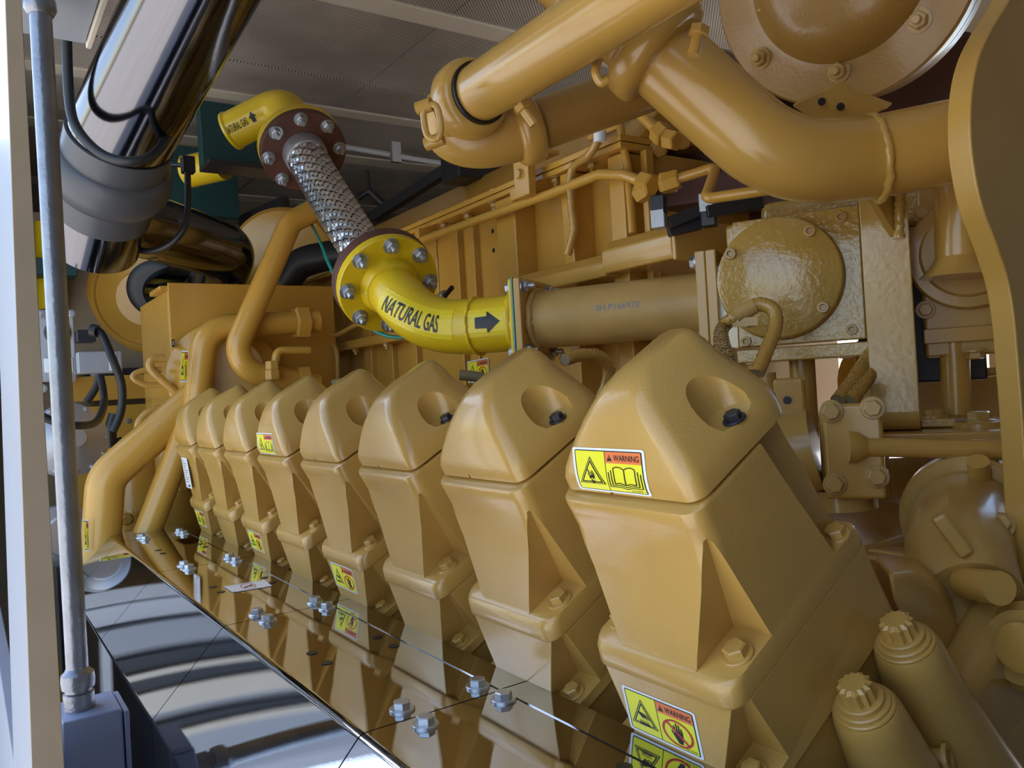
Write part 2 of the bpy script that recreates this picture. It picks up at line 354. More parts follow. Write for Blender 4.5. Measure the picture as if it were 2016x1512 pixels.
MB().box((2.48, 1.08, -.3), (2.55, 1.16, 2.3)).build('post', 'cream', wb, .003)
struct('wall_far', MB().box((.0, 5.5, -.3), (2.56, 5.56, 2.62)), 'cream', .003)
struct('wall_near', MB().box((.0, -1.62, -.3), (2.56, -1.56, 2.62)), 'grey', .003)

# ================================================================== STAINLESS GUARD
def deck_profile(o):
    P = fillet([V((.512, 0, 1.168)), V((.309, 0, 1.168)), V((.202, 0, 1.055)), V((.198, 0, .30))], [.014, .008], 6)
    Q = fillet([V((.512, 0, 1.165)), V((.3105, 0, 1.165)), V((.2055, 0, 1.0535)), V((.2015, 0, .30))], [.011, .006], 6)
    return P + Q[::-1]
guard = thing('heat_guard', 'mirror polished stainless steel guard sloping down beside the row of cylinder heads', 'guard')
seams = [-.26, .256, .752, 1.256, 1.768, 2.255, 2.452]
for a, b in zip(seams[:-1], seams[1:]):
    pr = deck_profile(0)
    MB().prism([V((p.x, a + .0012, p.z)) for p in pr], V((0, b - a - .0024, 0))).build('panel', 'deck', guard, 0, 30)
    MB().box((.474, a + .0012, 1.1675), (.512, b - .0012, 1.1692)).build('edge_strip', 'deck', guard)
MB().box((.205, 2.45, .3), (.51, 2.455, 1.05)).build('end_plate', 'deck', guard)
for yc in (.752, 1.256, 1.768, 2.255):
    for x in (.367, .461):
        for dy in (-.026, .026):
            put('bolt', BZ, V((x, yc + dy, 1.168)), Z_, guard, .0095, random.random())
hole = MB().lathe(V((0, 0, 0)), Z_, [(1, 0), (1, .05), (.9, .05)], 16).mesh('hole', 'black')
for yc in (.505, 1.006, 1.51, 2.01):
    for x in (.363, .456):
        for dy in (-.026, .026): put('bolt_hole', hole, V((x, yc + dy, 1.1683)), Z_, guard, .0075)
d = Decal(); d.rrect(-.7, -.3, .7, .3, .03, 'lwhite', 1); d.ring(0, 0, .24, .03, 'lred', 2, .9)
d.line([(-.2, -.12), (.2, .12)], .03, 'lred', 3); d.poly([(-.18, -.06), (-.1, .02), (.0, .0), (.12, .04), (.2, -.02), (.12, -.06), (0, -.05), (-.1, -.1)], 'black', 2)
d.line([(-.66, -.25), (-.56, -.25)], .03, 'lgrey', 2); d.line([(-.64, .24), (.64, .24)], .012, 'black', 2)
tl, tr, br, bl = [atZ(*q, 1.1683) for q in ((440, 1155), (520, 1142), (536, 1154), (458, 1167))]
d.build('no_step_label', quadmap(tl, tr, br, bl, .7, .3), guard, 'white label with a struck-out boot in a red ring')

# ================================================================== CYLINDER HEADS
B0 = V((.05, 0, -.34))
SD, WD = V((math.cos(math.pi / 6), 0, .5)), V((-.5, 0, math.cos(math.pi / 6)))
HO = V((.468, .5225, 1.400))
def hloc(k): o = HO + V((0, .24 * k, 0)); return o + SD * B0.x + WD * B0.z
def sec(w, s0, s1, h, ro, ri, n=6):
    pts = []
    for cs, cy, r, a0 in ((s0 + ro, -h + ro, ro, 180), (s1 - ri, -h + ri, ri, 270), (s1 - ri, h - ri, ri, 0), (s0 + ro, h - ro, ro, 90)):
        for k in range(n + 1):
            a = math.radians(a0 + 90 * k / n); pts.append(V((cs + r * math.cos(a), cy + r * math.sin(a), w)) - B0)
    return pts
def boolean(mb, cutters, name, m):
    me = mb.mesh(name, m); o = bpy.data.objects.new('b', me); C.objects.link(o); cs = []
    for c in cutters:
        co = bpy.data.objects.new('c', c.mesh('c', m)); C.objects.link(co); cs.append(co)
        md = o.modifiers.new('b', 'BOOLEAN'); md.operation = 'DIFFERENCE'; md.object = co; md.solver = 'EXACT'
    bpy.context.view_layer.update()
    r = bpy.data.meshes.new_from_object(o.evaluated_get(bpy.context.evaluated_depsgraph_get()))
    for x in cs + [o]: bpy.data.objects.remove(x)
    r.name = name; r.shade_smooth(); r.set_sharp_from_angle(angle=math.radians(38)); return r
COV = [(.0015, .000, .155, .0855), (.013, .0008, .155, .085), (.022, .004, .1545, .081), (.034, .010, .153, .072), (.047, .0165, .151, .061),
       (.060, .0245, .150, .049), (.072, .034, .148, .037), (.080, .044, .145, .029), (.0855, .057, .142, .021), (.0885, .072, .137, .014)]
def cov_s(w):
    for (w0, a, _, _), (w1, b, _, _) in zip(COV[:-1], COV[1:]):
        if w <= w1: return a + (b - a) * (w - w0) / (w1 - w0)
    return COV[-1][1]
b = MB(); b.rings([sec(w, s0, s1, h, min(.015, h * .7), min(.045, h * .9)) for w, s0, s1, h in COV])
cut1 = MB().lathe(V((.083, -.071, .024)) - B0, Z_, [(.012, 0), (.022, .003), (.026, .012), (.027, .2)], 32)
cut1b = MB().lathe(V((.083, .071, .024)) - B0, Z_, [(.012, 0), (.022, .003), (.026, .012), (.027, .2)], 32)
cut2 = MB().box((-.01, .014, -.01), (.008, .018, .0055), (-B0, (X_, Y_, Z_)))
ME_cover = boolean(b, [cut1, cut1b, cut2], 'valve_cover', 'cast')
b = MB(); b.rings([sec(*q, .017, .012) for q in ((-.0015, -.0045, .140, .0862), (-.0035, -.0095, .140, .0866), (-.0060, -.0108, .140, .0866), (-.018, -.0112, .140, .0862), (-.034, -.0120, .141, .0856),
      (-.07, -.0225, .147, .0855), (-.128, -.046, .150, .0860), (-.137, -.049, .154, .0862), (-.1405, -.0545, .156, .0866), (-.144, -.0580, .157, .0868), (-.158, -.0625, .158, .0868), (-.160, -.062, .157, .0865))])
def pyr(apex, s0, s1, y0, y1, wb):
    a = V(apex) - B0; q = [V((s0, y0, wb)) - B0, V((s1, y0, wb)) - B0, V((s1, y1, wb)) - B0, V((s0, y1, wb)) - B0]
    m = MB(); m.add([a] + q, [(0, 1, 2), (0, 2, 3), (0, 3, 4), (0, 4, 1), (4, 3, 2, 1)]); return m
def hexa(bot, top):
    m = MB(); m.rings([[V(p) - B0 for p in bot], [V(p) - B0 for p in top]]); return m
cuts = []
for s_ in (-1, 1):
    y_in, y_out = s_ * .046, s_ * .13
    cuts.append(pyr((-.004, s_ * .080, -.026), -.125, .006, min(y_in, y_out), max(y_in, y_out), -.1385))
    ya, yb = sorted((s_ * .062, s_ * .12))
    cuts.append(hexa([(.112, ya, -.1385), (.25, ya, -.1385), (.25, yb, -.1385), (.112, yb, -.1385)], [(.084, ya, .006), (.25, ya, .006), (.25, yb, .006), (.084, yb, .006)]))
ME_base = boolean(b, cuts, 'rocker_base', 'cast')
b = MB(); b.rings([sec(*q, .010, .010) for q in ((-.161, -.0585, .156, .0865), (-.20, -.0715, .156, .0865), (-.2445, -.086, .157, .087), (-.246, -.0865, .1565, .0875))])
cuts = []
for s_ in (-1, 1):
    ya, yb = sorted((s_ * .05, s_ * .13))
    cuts.append(pyr((-.045, s_ * .082, -.150), -.17, -.036, ya, yb, -.234))
ME_head = boolean(b, cuts, 'cylinder_head', 'cast')
b = MB(); b.rings([sec(*q, .012, .012) for q in ((-.2475, -.078, .15, .0835), (-.34, -.078, .15, .0835))]); ME_foot = b.mesh('head_foot', 'cast')
heads = []; hp = []
HL = ['tan cylinder head nearest the camera, large warning labels on cover and base', 'second cylinder head from the camera, plain cover without any label',
      'third cylinder head from the camera, dark cable emerging behind its cover', 'fourth cylinder head from the camera, yellow warning label low on its base only',
      'fifth cylinder head from the camera, small open-book warning label on its cover', 'sixth cylinder head from the camera, small hand warning label at its foot',
      'seventh cylinder head from the camera, unlabelled, second from the far end', 'farthest cylinder head in the row, white text label on its base']
for k in range(8):
    e = thing('cylinder_head_unit', HL[k], 'cylinder head', 'cylinder heads in a row along the engine bank'); heads.append(e)
    e.location = hloc(k); e.rotation_euler = (0, -math.pi / 6, 0); e['local'] = 1
    parts = {}; hp.append(parts)
    for nm, me, bv in (('valve_cover', ME_cover, .004), ('rocker_base', ME_base, .0028), ('cylinder_head', ME_head, .0028), ('head_foot', ME_foot, .003)):
        o = bpy.data.objects.new(nm, me); C.objects.link(o); o.parent = e; parts[nm] = o
        md = o.modifiers.new('bevel', 'BEVEL'); md.width = bv; md.segments = 3; md.limit_method = 'ANGLE'; md.angle_limit = math.radians(34); md.harden_normals = True
    put('bolt', BK, V((.083, -.073, .0245)) - B0, Z_, parts['valve_cover'], .0075, .3, 'dark bolt in the cover pocket')
    for s_ in (-1, 1):
        put('bolt', BP, V((-.022, s_ * .070, -.1385)) - B0, Z_, parts['rocker_base'], .0105, .2 + k)
        put('bolt', BP, V((-.062, s_ * .068, -.234)) - B0, Z_, parts['cylinder_head'], .0095, .5 + k)
        put('bolt', BP, V((.135, s_ * .076, -.1385)) - B0, Z_, parts['rocker_base'], .0095, .1 + k)
def cover_map(y0, y1, w0, w1):
    def f(u, v, L):
        y = y0 + (y1 - y0) * (u + .7) / 1.4; w = w0 + (w1 - w0) * (v + .5)
        return V((cov_s(w) - .0006 - .00012 * L, y, w)) - B0
    return f
def head_map(y0, y1, w0, w1):
    def f(u, v, L):
        y = y0 + (y1 - y0) * (u + .7) / 1.4; w = w0 + (w1 - w0) * (v + .5)
        return V((-.0585 + (w + .161) * .330 - .0005 - .00012 * L, y, w)) - B0
    return f
def vslice(d, n=5, y_lo=-.5, y_hi=.5, thr=.25):
    """cut the large plates of a decal into strips so that they follow a curved surface"""
    out = []
    for pts, fs, m, L in d.items:
        ys = [p[1] for p in pts]
        if len(fs) > 1 or max(ys) - min(ys) < thr: out.append((pts, fs, m, L)); continue
        for i in range(n):
            lo, hi = y_lo + (y_hi - y_lo) * i / n, y_lo + (y_hi - y_lo) * (i + 1) / n; q = pts
            for c, sg in ((lo, 1), (hi, -1)):
                r = []
                for a, b2 in zip(q, q[1:] + q[:1]):
                    ia, ib = (a[1] - c) * sg >= 0, (b2[1] - c) * sg >= 0
                    if ia: r.append(a)
                    if ia != ib: t = (c - a[1]) / (b2[1] - a[1]); r.append((a[0] + (b2[0] - a[0]) * t, c))
                q = r
                if not q: break
            if len(q) >= 3: out.append((q, [list(range(len(q)))], m, L))
    d.items = out; return d
vslice(warn_decal('book', '224-0630  1')).build('warning_label', cover_map(.058, -.036, .004, .0415), hp[0]['valve_cover'], 'yellow label with shock triangle and open book')
warn_decal('hand', '226-3228').build('warning_label', head_map(.058, -.034, -.219, -.177), hp[0]['cylinder_head'], 'yellow label with hot-surface triangle and struck-out hand')
vslice(warn_decal('book', '')).build('warning_label', cover_map(.060, -.034, .004, .0415), hp[4]['valve_cover'], 'yellow label with triangle and open book')
for k in (3, 5, 7): warn_decal('hand', '').build('warning_label', head_map(.060, -.032, -.206, -.166), hp[k]['cylinder_head'], 'yellow label with triangle and struck-out hand')
d = Decal(); d.rect(-.7, -.5, .7, .5, 'lwhite', 1)
for i in range(10):
    y = .38 - .075 * i; d.line([(-.55, y), (-.1 + .6 * ((i * 37) % 10) / 10, y)], .03, 'lgrey', 2)
d.line([(-.1, -.42), (.35, -.42)], .06, 'black', 2)
d.build('text_label', lambda u, v, L: V((-.0225 + (v * .075 + .0) * .43 - .0008 - .00012 * L - .006, .028 - (u / .7) * .032, -.068 + v * .075)) - B0, hp[7]['rocker_base'], 'white label of small grey text')
# ================================================================== GAS LINE
DD_ = V((.5016, -.8651, 0)).normalized(); NN = V((-.8651, -.5016, 0)).normalized()   # the gas train runs at 30 degrees to the engine
S0 = atD(1045, 632, 1.61)
def fr(x, y, off): return pl(x, y, S0 + NN * off, NN)
def tilt(x, y, ang, ix, iy):
    """unit vector toward the viewer at a pixel, leaned by ang degrees along the picture direction (ix, iy)"""
    v = -ray(x, y).normalized(); e = V([RW[i][0] * ix + RW[i][1] * iy for i in range(3)]); e = (e - v * e.dot(v)).normalized()
    return v * math.cos(math.radians(ang)) + e * math.sin(math.radians(ang))
Pf, Pb = atD(760, 554, 1.79), atD(595, 292, 2.17)
hy, hb = tilt(762, 553, 33, .62, .78), tilt(594, 287, 30, .45, .89)
def flange_disc(p, d, R, th, r_in, n=48):
    return MB().lathe(p, d, [(r_in, 0), (R - .002, 0), (R, .002), (R, th - .002), (R - .002, th), (r_in, th)], n)
# flexible braided hose with its two oxide-red flanges
hose = thing('flexible_hose', 'braided stainless steel flexible gas hose between two dark red flanges', 'hose')
h_path = bez(Pb + hb * .02, Pb + hb * .16, Pf - hy * .20, Pf - hy * .03, 60)
core = MB().tube(h_path, .050, 28).build('hose_core', 'dark', hose)
cum = [0]
for a, b2 in zip(h_path[:-1], h_path[1:]): cum.append(cum[-1] + (b2 - a).length)
def along(path, t):
    f = t * (len(path) - 1); i = min(int(f), len(path) - 2); return path[i].lerp(path[i + 1], f - i), (path[i + 1] - path[i]).normalized()
def pframe(path, t, up=Z_):
    p, T = along(path, t); a = (up - T * up.dot(T)).normalized(); return p, T, a, T.cross(a)
br = MB(); NB, TURN, SEG = 18, 1.6, 440
for sgn in (1, -1):
    for k in range(NB):
        L_, R_ = [], []
        for i in range(SEG + 1):
            t = i / SEG; th = 6.28318 * (k / NB + sgn * TURN * t)
            wv = math.cos(NB * sgn * TURN * 6.28318 * t + 3.14159 * k + (0 if sgn > 0 else 3.14159))
            p, T, a, c = pframe(h_path, t)
            r = .0525 + .0014 * wv; rad = a * math.cos(th) + c * math.sin(th); tan = c * math.cos(th) - a * math.sin(th)
            wd = (tan - T * sgn * .9).normalized() * .0047
            q = p + rad * r; L_.append(q - wd + rad * -.0004); R_.append(q + wd + rad * -.0004)
        o = len(br.v); br.v += [x for pr in zip(L_, R_) for x in pr]
        for i in range(SEG): br.f.append([o + 2 * i, o + 2 * i + 1, o + 2 * i + 3, o + 2 * i + 2]); br.m.append(0)
bo = br.build('braid', 'braid', hose, 0, 60, kind='stuff')
MB().lathe(Pb + hb * .012, hb, [(.050, 0), (.0585, 0), (.0575, .035), (.0555, .05), (.050, .05)], 32).build('collar', 'alu', hose)
fb_ = flange_disc(Pb, hb, .114, .024, .03).build('flange', 'maroon', hose, label='dark red upper flange')
flange_disc(Pf - hy * .026, hy, .1165, .026, .03).build('flange', 'maroon', hose, label='dark red lower flange')
a_, b_ = ortho(hb)
for k in range(8):
    an = 6.28318 * (k + .32) / 8; put('nut', NZ, Pb + hb * .024 + (a_ * math.cos(an) + b_ * math.sin(an)) * .0953, hb, fb_, .0135, k)
# yellow elbow
gas = thing('gas_elbow', 'bright yellow natural gas elbow with round bolted flange and black arrow', 'pipe')
ff_ = flange_disc(Pf + hy * .001, hy, .1145, .022, .03).build('flange', 'gas', gas)
a_, b_ = ortho(hy)
for k in range(8):
    an = 6.28318 * (k + .18) / 8; put('nut', NZ, Pf + hy * .023 + (a_ * math.cos(an) + b_ * math.sin(an)) * .0953, hy, ff_, .0135, k)
e_path = bez(Pf + hy * .015, Pf + hy * .15, S0 - DD_ * .25, S0 - DD_ * .112, 40)
e_path += [e_path[-1].lerp(S0 - DD_ * .012, i / 8) for i in range(1, 9)]
MB().tube(e_path, .0572, 40).build('elbow', 'gas', gas, 0, 60)
MB().lathe(Pf + hy * .02, hy, [(.05, 0), (.068, 0), (.066, .012), (.0595, .026), (.05, .03)], 36).build('weld_neck', 'gas', gas)
def weld(p, d, R, name, m, parent, r=.004):
    w = MB(); a, b2 = ortho(d); n = 56; rg = []
    for k in range(n):
        an = 6.28318 * k / n; rr = R + random.uniform(-.0008, .0012); c = p + d * random.uniform(-.0012, .0012) + (a * math.cos(an) + b2 * math.sin(an)) * rr
        e = (a * math.cos(an) + b2 * math.sin(an)); rg.append([c + (e * math.cos(6.28318 * j / 8) + d * math.sin(6.28318 * j / 8)) * r * random.uniform(.8, 1.25) for j in range(8)])
    w.rings(rg, loop=True); return w.build(name, m, parent, 0, 80)
weld(S0 - DD_ * .118, DD_, .0575, 'weld_bead', 'gas', gas)
for i, t in enumerate((.001, .012)): weld(S0 - DD_ * (.022 - t), DD_, .064, 'weld_bead', 'gas', gas, .007)
# print on the elbow
e_len = [0]
for a, b2 in zip(e_path[:-1], e_path[1:]): e_len.append(e_len[-1] + (b2 - a).length)
def e_map(u0):
    def f(u, v, L):
        s_ = max(0.0, min(e_len[-1] - 1e-5, u0 + u)); i = max(j for j in range(len(e_len)) if e_len[j] <= s_); i = min(i, len(e_path) - 2)
        ft = (s_ - e_len[i]) / (e_len[i + 1] - e_len[i]); p = e_path[i].lerp(e_path[i + 1], ft)
        def tg(j): return (e_path[min(j + 1, len(e_path) - 1)] - e_path[max(j - 1, 0)]).normalized()
        T = tg(i).lerp(tg(i + 1), ft).normalized()
        side = T.cross(Z_).normalized()
        if side.dot(EYE - p) < 0: side = -side
        up = T.cross(side); up = up if up.z > 0 else -up
        an = v / .0572 + .02; r = .0577 + .00012 * L
        return p + (side * math.cos(an) + up * math.sin(an)) * r
    return f
def arc_len_at(px):
    best = min(range(len(e_path)), key=lambda i: abs(proj(e_path[i])[0] - px)); return e_len[best]
def proj(p):
    q = p - EYE; c = [sum(RW[i][j] * q[i] for i in range(3)) for j in range(3)]; return CX + F * c[0] / c[2], CY + F * c[1] / c[2]
s_m = arc_len_at(842)
d = Decal(); n = 14; hw = .084; hv = .031
for i in range(n):
    for j in range(6):
        d.rect(-hw + 2 * hw * i / n, -hv + 2 * hv * j / 6, -hw + 2 * hw * (i + 1) / n, -hv + 2 * hv * (j + 1) / 6, 'gaslab', 1)
d.fit('NATURAL GAS', -.010, .0, .120, .036, 'black', 8)
d.build('name_label', e_map(s_m), gas, 'yellow label reading NATURAL GAS in black')
s_a, s_b = arc_len_at(950), arc_len_at(1022)
d = Decal(); hw = (s_b - s_a) / 2
for i in range(5):
    for j in range(6): d.rect(-hw + 2 * hw * i / 5, -.028 + .056 * j / 6, -hw + 2 * hw * (i + 1) / 5, -.028 + .056 * (j + 1) / 6, 'gaslab', 1)
d.poly([(-.026, -.011), (.002, -.012), (.002, .012), (-.026, .011)], 'black', 4); d.poly([(.0, -.022), (.030, 0), (.0, .022)], 'black', 6)
vslice(d, 12, -.03, .03, .015).build('flow_arrow', e_map((s_a + s_b) / 2 - .002), gas, 'black flow arrow on a yellow label')
# square flange pair
FR = (S0, (DD_, NN, Z_))
flg = thing('square_flange', 'square tan pipe flange with teal gasket between yellow elbow and tan pipe', 'flange')
MB().box((-.010, -.078, -.078), (-.002, .078, .078), FR).build('gasket_plate', 'gas', flg, .003)
MB().box((-.002, -.080, -.080), (.001, .080, .080), FR).build('gasket', 'gasket', flg, .0008)
MB().box((.001, -.079, -.079), (.016, .079, .079), FR).build('plate', 'paint', flg, .003)
for yy in (-.062, .062):
    for zz in (-.062, .062):
        put('nut', NZ, S0 + DD_ * .016 + NN * yy + Z_ * zz, DD_, flg, .011, .2); put('bolt', BZ, S0 - DD_ * .010 + NN * yy + Z_ * zz, -DD_, flg, .010, .4)
# tan pipe
Lp = (fr(1393, 602, 0) - S0).length
tp = thing('gas_pipe', 'straight tan gas pipe with faint stamped number leading to the gas valve', 'pipe')
MB().cyl(S0 + DD_ * .014, S0 + DD_ * (Lp + .002), .0572, n=48).build('pipe', 'dull', tp)
weld(S0 + DD_ * .022, DD_, .058, 'weld_bead', 'dull', tp, .006)
pm = fr(1215, 606, .0572) - S0; d = Decal(); d.fit('3H.P166972', 0, 0, .085, .011, 'lgrey', 3)
def pmap(u, v, L): an = v / .0572 + .12; return S0 + DD_ * (pm.dot(DD_) + u) + (NN * math.cos(an) + Z_ * math.sin(an)) * (.0573 + .0001 * L)
d.build('stamped_number', pmap, tp, 'faint stamped number 3H.P166972')
# gas mixer valve with round cover
gv = thing('gas_valve', 'square gas valve body with big round glossy tan cover and socket screws', 'valve')
VF = (S0 + DD_ * Lp, (DD_, NN, Z_))
MB().box((.0, -.085, -.082), (.018, .085, .085), VF).build('inlet_flange', 'paint', gv, .003)
for zz in (-.066, .068):
    for yy in (-.066, .066): put('bolt', BZ, VF[0] + DD_ * .0 + NN * yy + Z_ * zz, -DD_, gv, .0115, .2)
cv = fr(1531, 546, .112); R_cv = 119 * 1.30 / F
MB().box((.018, -.085, -.082), (.036, .085, .085), VF).build('body_flange', 'paint', gv, .003)
CF = (cv, (DD_, NN, Z_))
MB().box((-.070, -.20, -.092), (.118, -.042, .098), CF).build('body', 'peel', gv, .004)
MB().box((-.072, -.052, -.108), (.125, -.030, .104), CF).build('back_plate', 'peel', gv, .003)
rcv = MB().lathe(cv - NN * .032, NN, [(R_cv + .004, 0), (R_cv + .002, .004), (R_cv, .010), (R_cv, .026), (R_cv - .001, .030), (R_cv - .004, .032), (.01, .032)], 72).build('round_cover', 'peel', gv)
for an in (147, 52, -40, -128):
    a = math.radians(an); put('screw', SK, cv + (DD_ * math.cos(a) + Z_ * math.sin(a)) * (R_cv - .012), NN, rcv, .009, .2)
for xx, zz in ((.098, .088), (.104, -.092), (-.060, -.098)):
    put('screw', SK, cv + DD_ * xx + Z_ * zz - NN * .030, NN, gv, .0085)
MB().box((-.085, -.06, .06), (-.03, -.034, .102), CF).build('top_lug', 'peel', gv, .008)
# lower support plate of the valve and its studs
MB().box((-.075, -.2, -.135), (.19, -.02, -.112), CF).build('support_plate', 'peel', gv, .003)
for xx in (.02, .125):
    MB().cyl(cv + DD_ * xx - NN * .09 - Z_ * .13, cv + DD_ * xx - NN * .09 - Z_ * .36, .021, n=24).build('support_post', 'paint', gv)
put('bolt', BP, cv + DD_ * -.05 - NN * .035 - Z_ * .135, -Z_, gv, .012)
# ================================================================== PLENUM SIDE
XP = 1.15
plen = thing('intake_plenum', 'long tan intake plenum with ribbed side panels and bolted top flange', 'intake plenum')
MB().box((XP, 1.16, 1.30), (1.75, 3.12, 1.955)).build('body', 'amber', plen, .004)
tp_ = [V((XP - .02, 1.16, 1.982)), V((1.24, 1.16, 2.10)), V((1.38, 1.16, 2.17)), V((1.75, 1.16, 2.17)), V((1.75, 1.16, 1.982))]
MB().prism(tp_, V((0, 1.96, 0))).build('top_cover', 'amber', plen, .006)
MB().box((1.08, 1.16, 1.955), (1.2, 3.12, 1.967)).build('lower_flange', 'amber', plen, .002)
MB().box((1.08, 1.16, 1.969), (1.2, 3.12, 1.982)).build('upper_flange', 'amber', plen, .002)
for i in range(15):
    y = 1.27 + .125 * i; put('bolt', BA, V((1.10, y, 1.982)), Z_, plen, .009, i); put('nut', NP, V((1.10, y, 1.955)), -Z_, plen, .011, i)
def yX(x, y, X): return atX(x, y, X).y
ribs = [(960, 998, 1.06), (1090, 1110, 1.06), (1185, 1215, 1.07), (870, 884, 1.1), (640, 654, 1.1), (690, 704, 1.1), (735, 745, 1.1), (780, 792, 1.1), (905, 915, 1.1), (1250, 1262, 1.1)]
for x0, x1, xf in ribs:
    ya, yb = yX(x1, 520, xf), yX(x0, 520, xf)
    MB().box((xf + .03, ya, 1.44), (XP + .002, yb, 1.953)).build('rib', 'amber', plen, .003)
MB().box((1.08, 1.9, 1.66), (1.16, 3.12, 1.69)).build('lower_rail', 'amber', plen, .003)
for i in range(5): put('nut', NP, V((1.10, 2.05 + .24 * i, 1.66)), -Z_, plen, .011, i)
for q in ((970, 455), (972, 493)): put('hole', hole, atX(*q, 1.0897), -X_, plen, .006)
for x0 in (1020, 1160, 860, 710): 
    y0 = yX(x0, 500, 1.149); w = MB(); rg = []
    for i in range(26):
        z = 1.70 + .01 * i; c = V((XP - .001, y0, z)); r = .006 * random.uniform(.7, 1.3)
        rg.append([c + (X_ * math.cos(a) + Y_ * math.sin(a)) * r for a in [6.283 * j / 7 for j in range(7)]])
    w.rings(rg).build('weld_bead', 'paint', plen, 0, 80)
MB().box((1.03, 1.40, 1.915), (1.05, 1.455, 2.02)).build('clip_bracket', 'amber', plen, .002); MB().box((1.05, 1.40, 2.010), (1.12, 1.455, 2.02)).build('clip_bracket', 'amber', plen, .002)
put('bolt', BA, V((1.03, 1.43, 1.965)), -X_, plen, .011)
rail = thing('fuel_rail', 'thin tan tube running along the plenum flange to a hex fitting', 'tube')
r_path = [V((1.06, 3.06, 1.935)), atX(1080, 383, 1.06), atX(1180, 343, 1.06), atX(1230, 345, 1.06), atX(1276, 362, 1.07)]
MB().tube(fillet(r_path, .06, 8), .0105, 14).build('tube', 'amber', rail)
for t in ((1020, 402), (830, 485)):
    p = V((1.06, atX(*t, 1.06).y, 1.935)); MB().box((-.014, -.012, -.014), (.05, .012, .014), (p, (X_, Y_, Z_))).build('clip', 'amber', rail, .003)
f0, f1 = atX(1262, 358, 1.07), atX(1292, 366, 1.07)
def hexnut(p, d, r, l, name, m, parent):
    q = d.to_track_quat('Z', 'Y'); b = MB(); b.rings([[p + q @ v for v in hexring(r * k, h)] for k, h in ((.86, 0), (1, .1 * l), (1, .9 * l), (.86, l))]); return b.build(name, m, parent, 0, 25)
hexnut(f0, (f1 - f0).normalized(), .021, .035, 'hex_fitting', 'amber', rail); hexnut(atX(1300, 362, 1.08), DD_, .020, .03, 'hex_fitting', 'amber', rail)
hexnut(atX(1256, 384, 1.07), (atX(1285, 365, 1.07) - atX(1256, 384, 1.07)).normalized(), .019, .03, 'hex_fitting', 'amber', rail)
# box beam in front of the panel
beam = thing('box_beam', 'glossy tan box beam with chamfered face behind the tan gas pipe', 'beam')
def beam_prof(x, z0, z1): return [V((x, 0, z0)), V((x - .005, 0, z0 + .012)), V((x - .005, 0, z1 - .022)), V((x + .02, 0, z1)), V((x + .25, 0, z1)), V((x + .25, 0, z0))]
MB().prism([p + V((0, 1.012, 0)) for p in beam_prof(1.055, 1.712, 1.778)], V((0, .19, 0))).build('end_box', 'paint', beam, .004)
MB().prism([p + V((0, 1.2, 0)) for p in beam_prof(1.06, 1.708, 1.758)], V((0, .36, 0))).build('rail', 'paint', beam, .004)
MB().box((1.05, 1.003, 1.708), (1.30, 1.013, 1.782)).build('end_plate', 'paint', beam, .004)
# ================================================================== UPPER PLUMBING
ret = thing('return_pipe', 'tan pipe with U-shaped return bend and grooved clamps under the ceiling', 'pipe')
KA = .84; PA = atD(947, 181, 1.42 * KA); ra = .050 * KA
a0 = V((PA.x, .30, PA.z)); a1 = V((PA.x, 1.255 * KA, PA.z))
pb1 = atD(1015, 262, 1.30); pb0 = atD(1335, 150, 1.34); bd = (pb1 - pb0).normalized()
MB().tube([a0, a1], ra, 36).build('upper_pipe', 'paint', ret)
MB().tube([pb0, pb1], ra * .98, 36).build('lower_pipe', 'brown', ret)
u = bez(a1, a1 + Y_ * .105 * KA, pb1 + bd * .125 * KA, pb1, 26)
MB().tube(u, ra * 1.06, 32).build('return_bend', 'paint', ret)
def clampring(p, d, R, th, name, m, parent):
    return MB().lathe(p - d * th / 2, d, [(R * .85, 0), (R * 1.0, 0), (R * 1.12, th * .12), (R * 1.18, th * .3), (R * 1.18, th * .7), (R * 1.12, th * .88), (R, th), (R * .85, th)], 44).build(name, m, parent, 0, 50)
ca = V((PA.x, 1.225 * KA, PA.z)); c1 = clampring(ca, Y_, .060 * KA, .062 * KA, 'clamp', 'paint', ret)
MB().lathe(V((PA.x, 1.185 * KA, PA.z)), Y_, [(.042, 0), (.0465, 0), (.0465, .01), (.042, .01)], 36).build('gap_seal', 'black', ret)
cb = clampring(pb1 - bd * .017, bd, .058 * KA, .05 * KA, 'clamp', 'paint', ret)
# toggle loop and bolts of the clamps
lk = [atD(835, 212, 1.36 * KA), atD(858, 208, 1.352 * KA), atD(868, 250, 1.35 * KA), atD(862, 272, 1.35 * KA), atD(842, 268, 1.36 * KA), atD(834, 232, 1.365 * KA)]
lp = spline(lk + [lk[0]], 6); MB().tube(lp, .0048, 10).build('toggle_link', 'paint', c1)
MB().cyl(atD(822, 215, 1.37 * KA), atD(850, 205, 1.36 * KA), .010, n=16).build('toggle_pin', 'paint', c1); MB().cyl(atD(838, 285, 1.37 * KA), atD(872, 272, 1.36 * KA), .0095, n=16).build('toggle_pin', 'paint', c1)
def stud(p, d, r, l, parent, m='paint'):
    hexnut(p, d, r * 1.7, r * 1.5, 'nut', m, parent); MB().cyl(p, p + d * l, r, n=14).build('stud', m, parent)
stud(atD(1023, 205, 1.36 * KA), (atD(1042, 232, 1.36 * KA) - atD(1023, 205, 1.36 * KA)).normalized(), .0072, .036, cb)
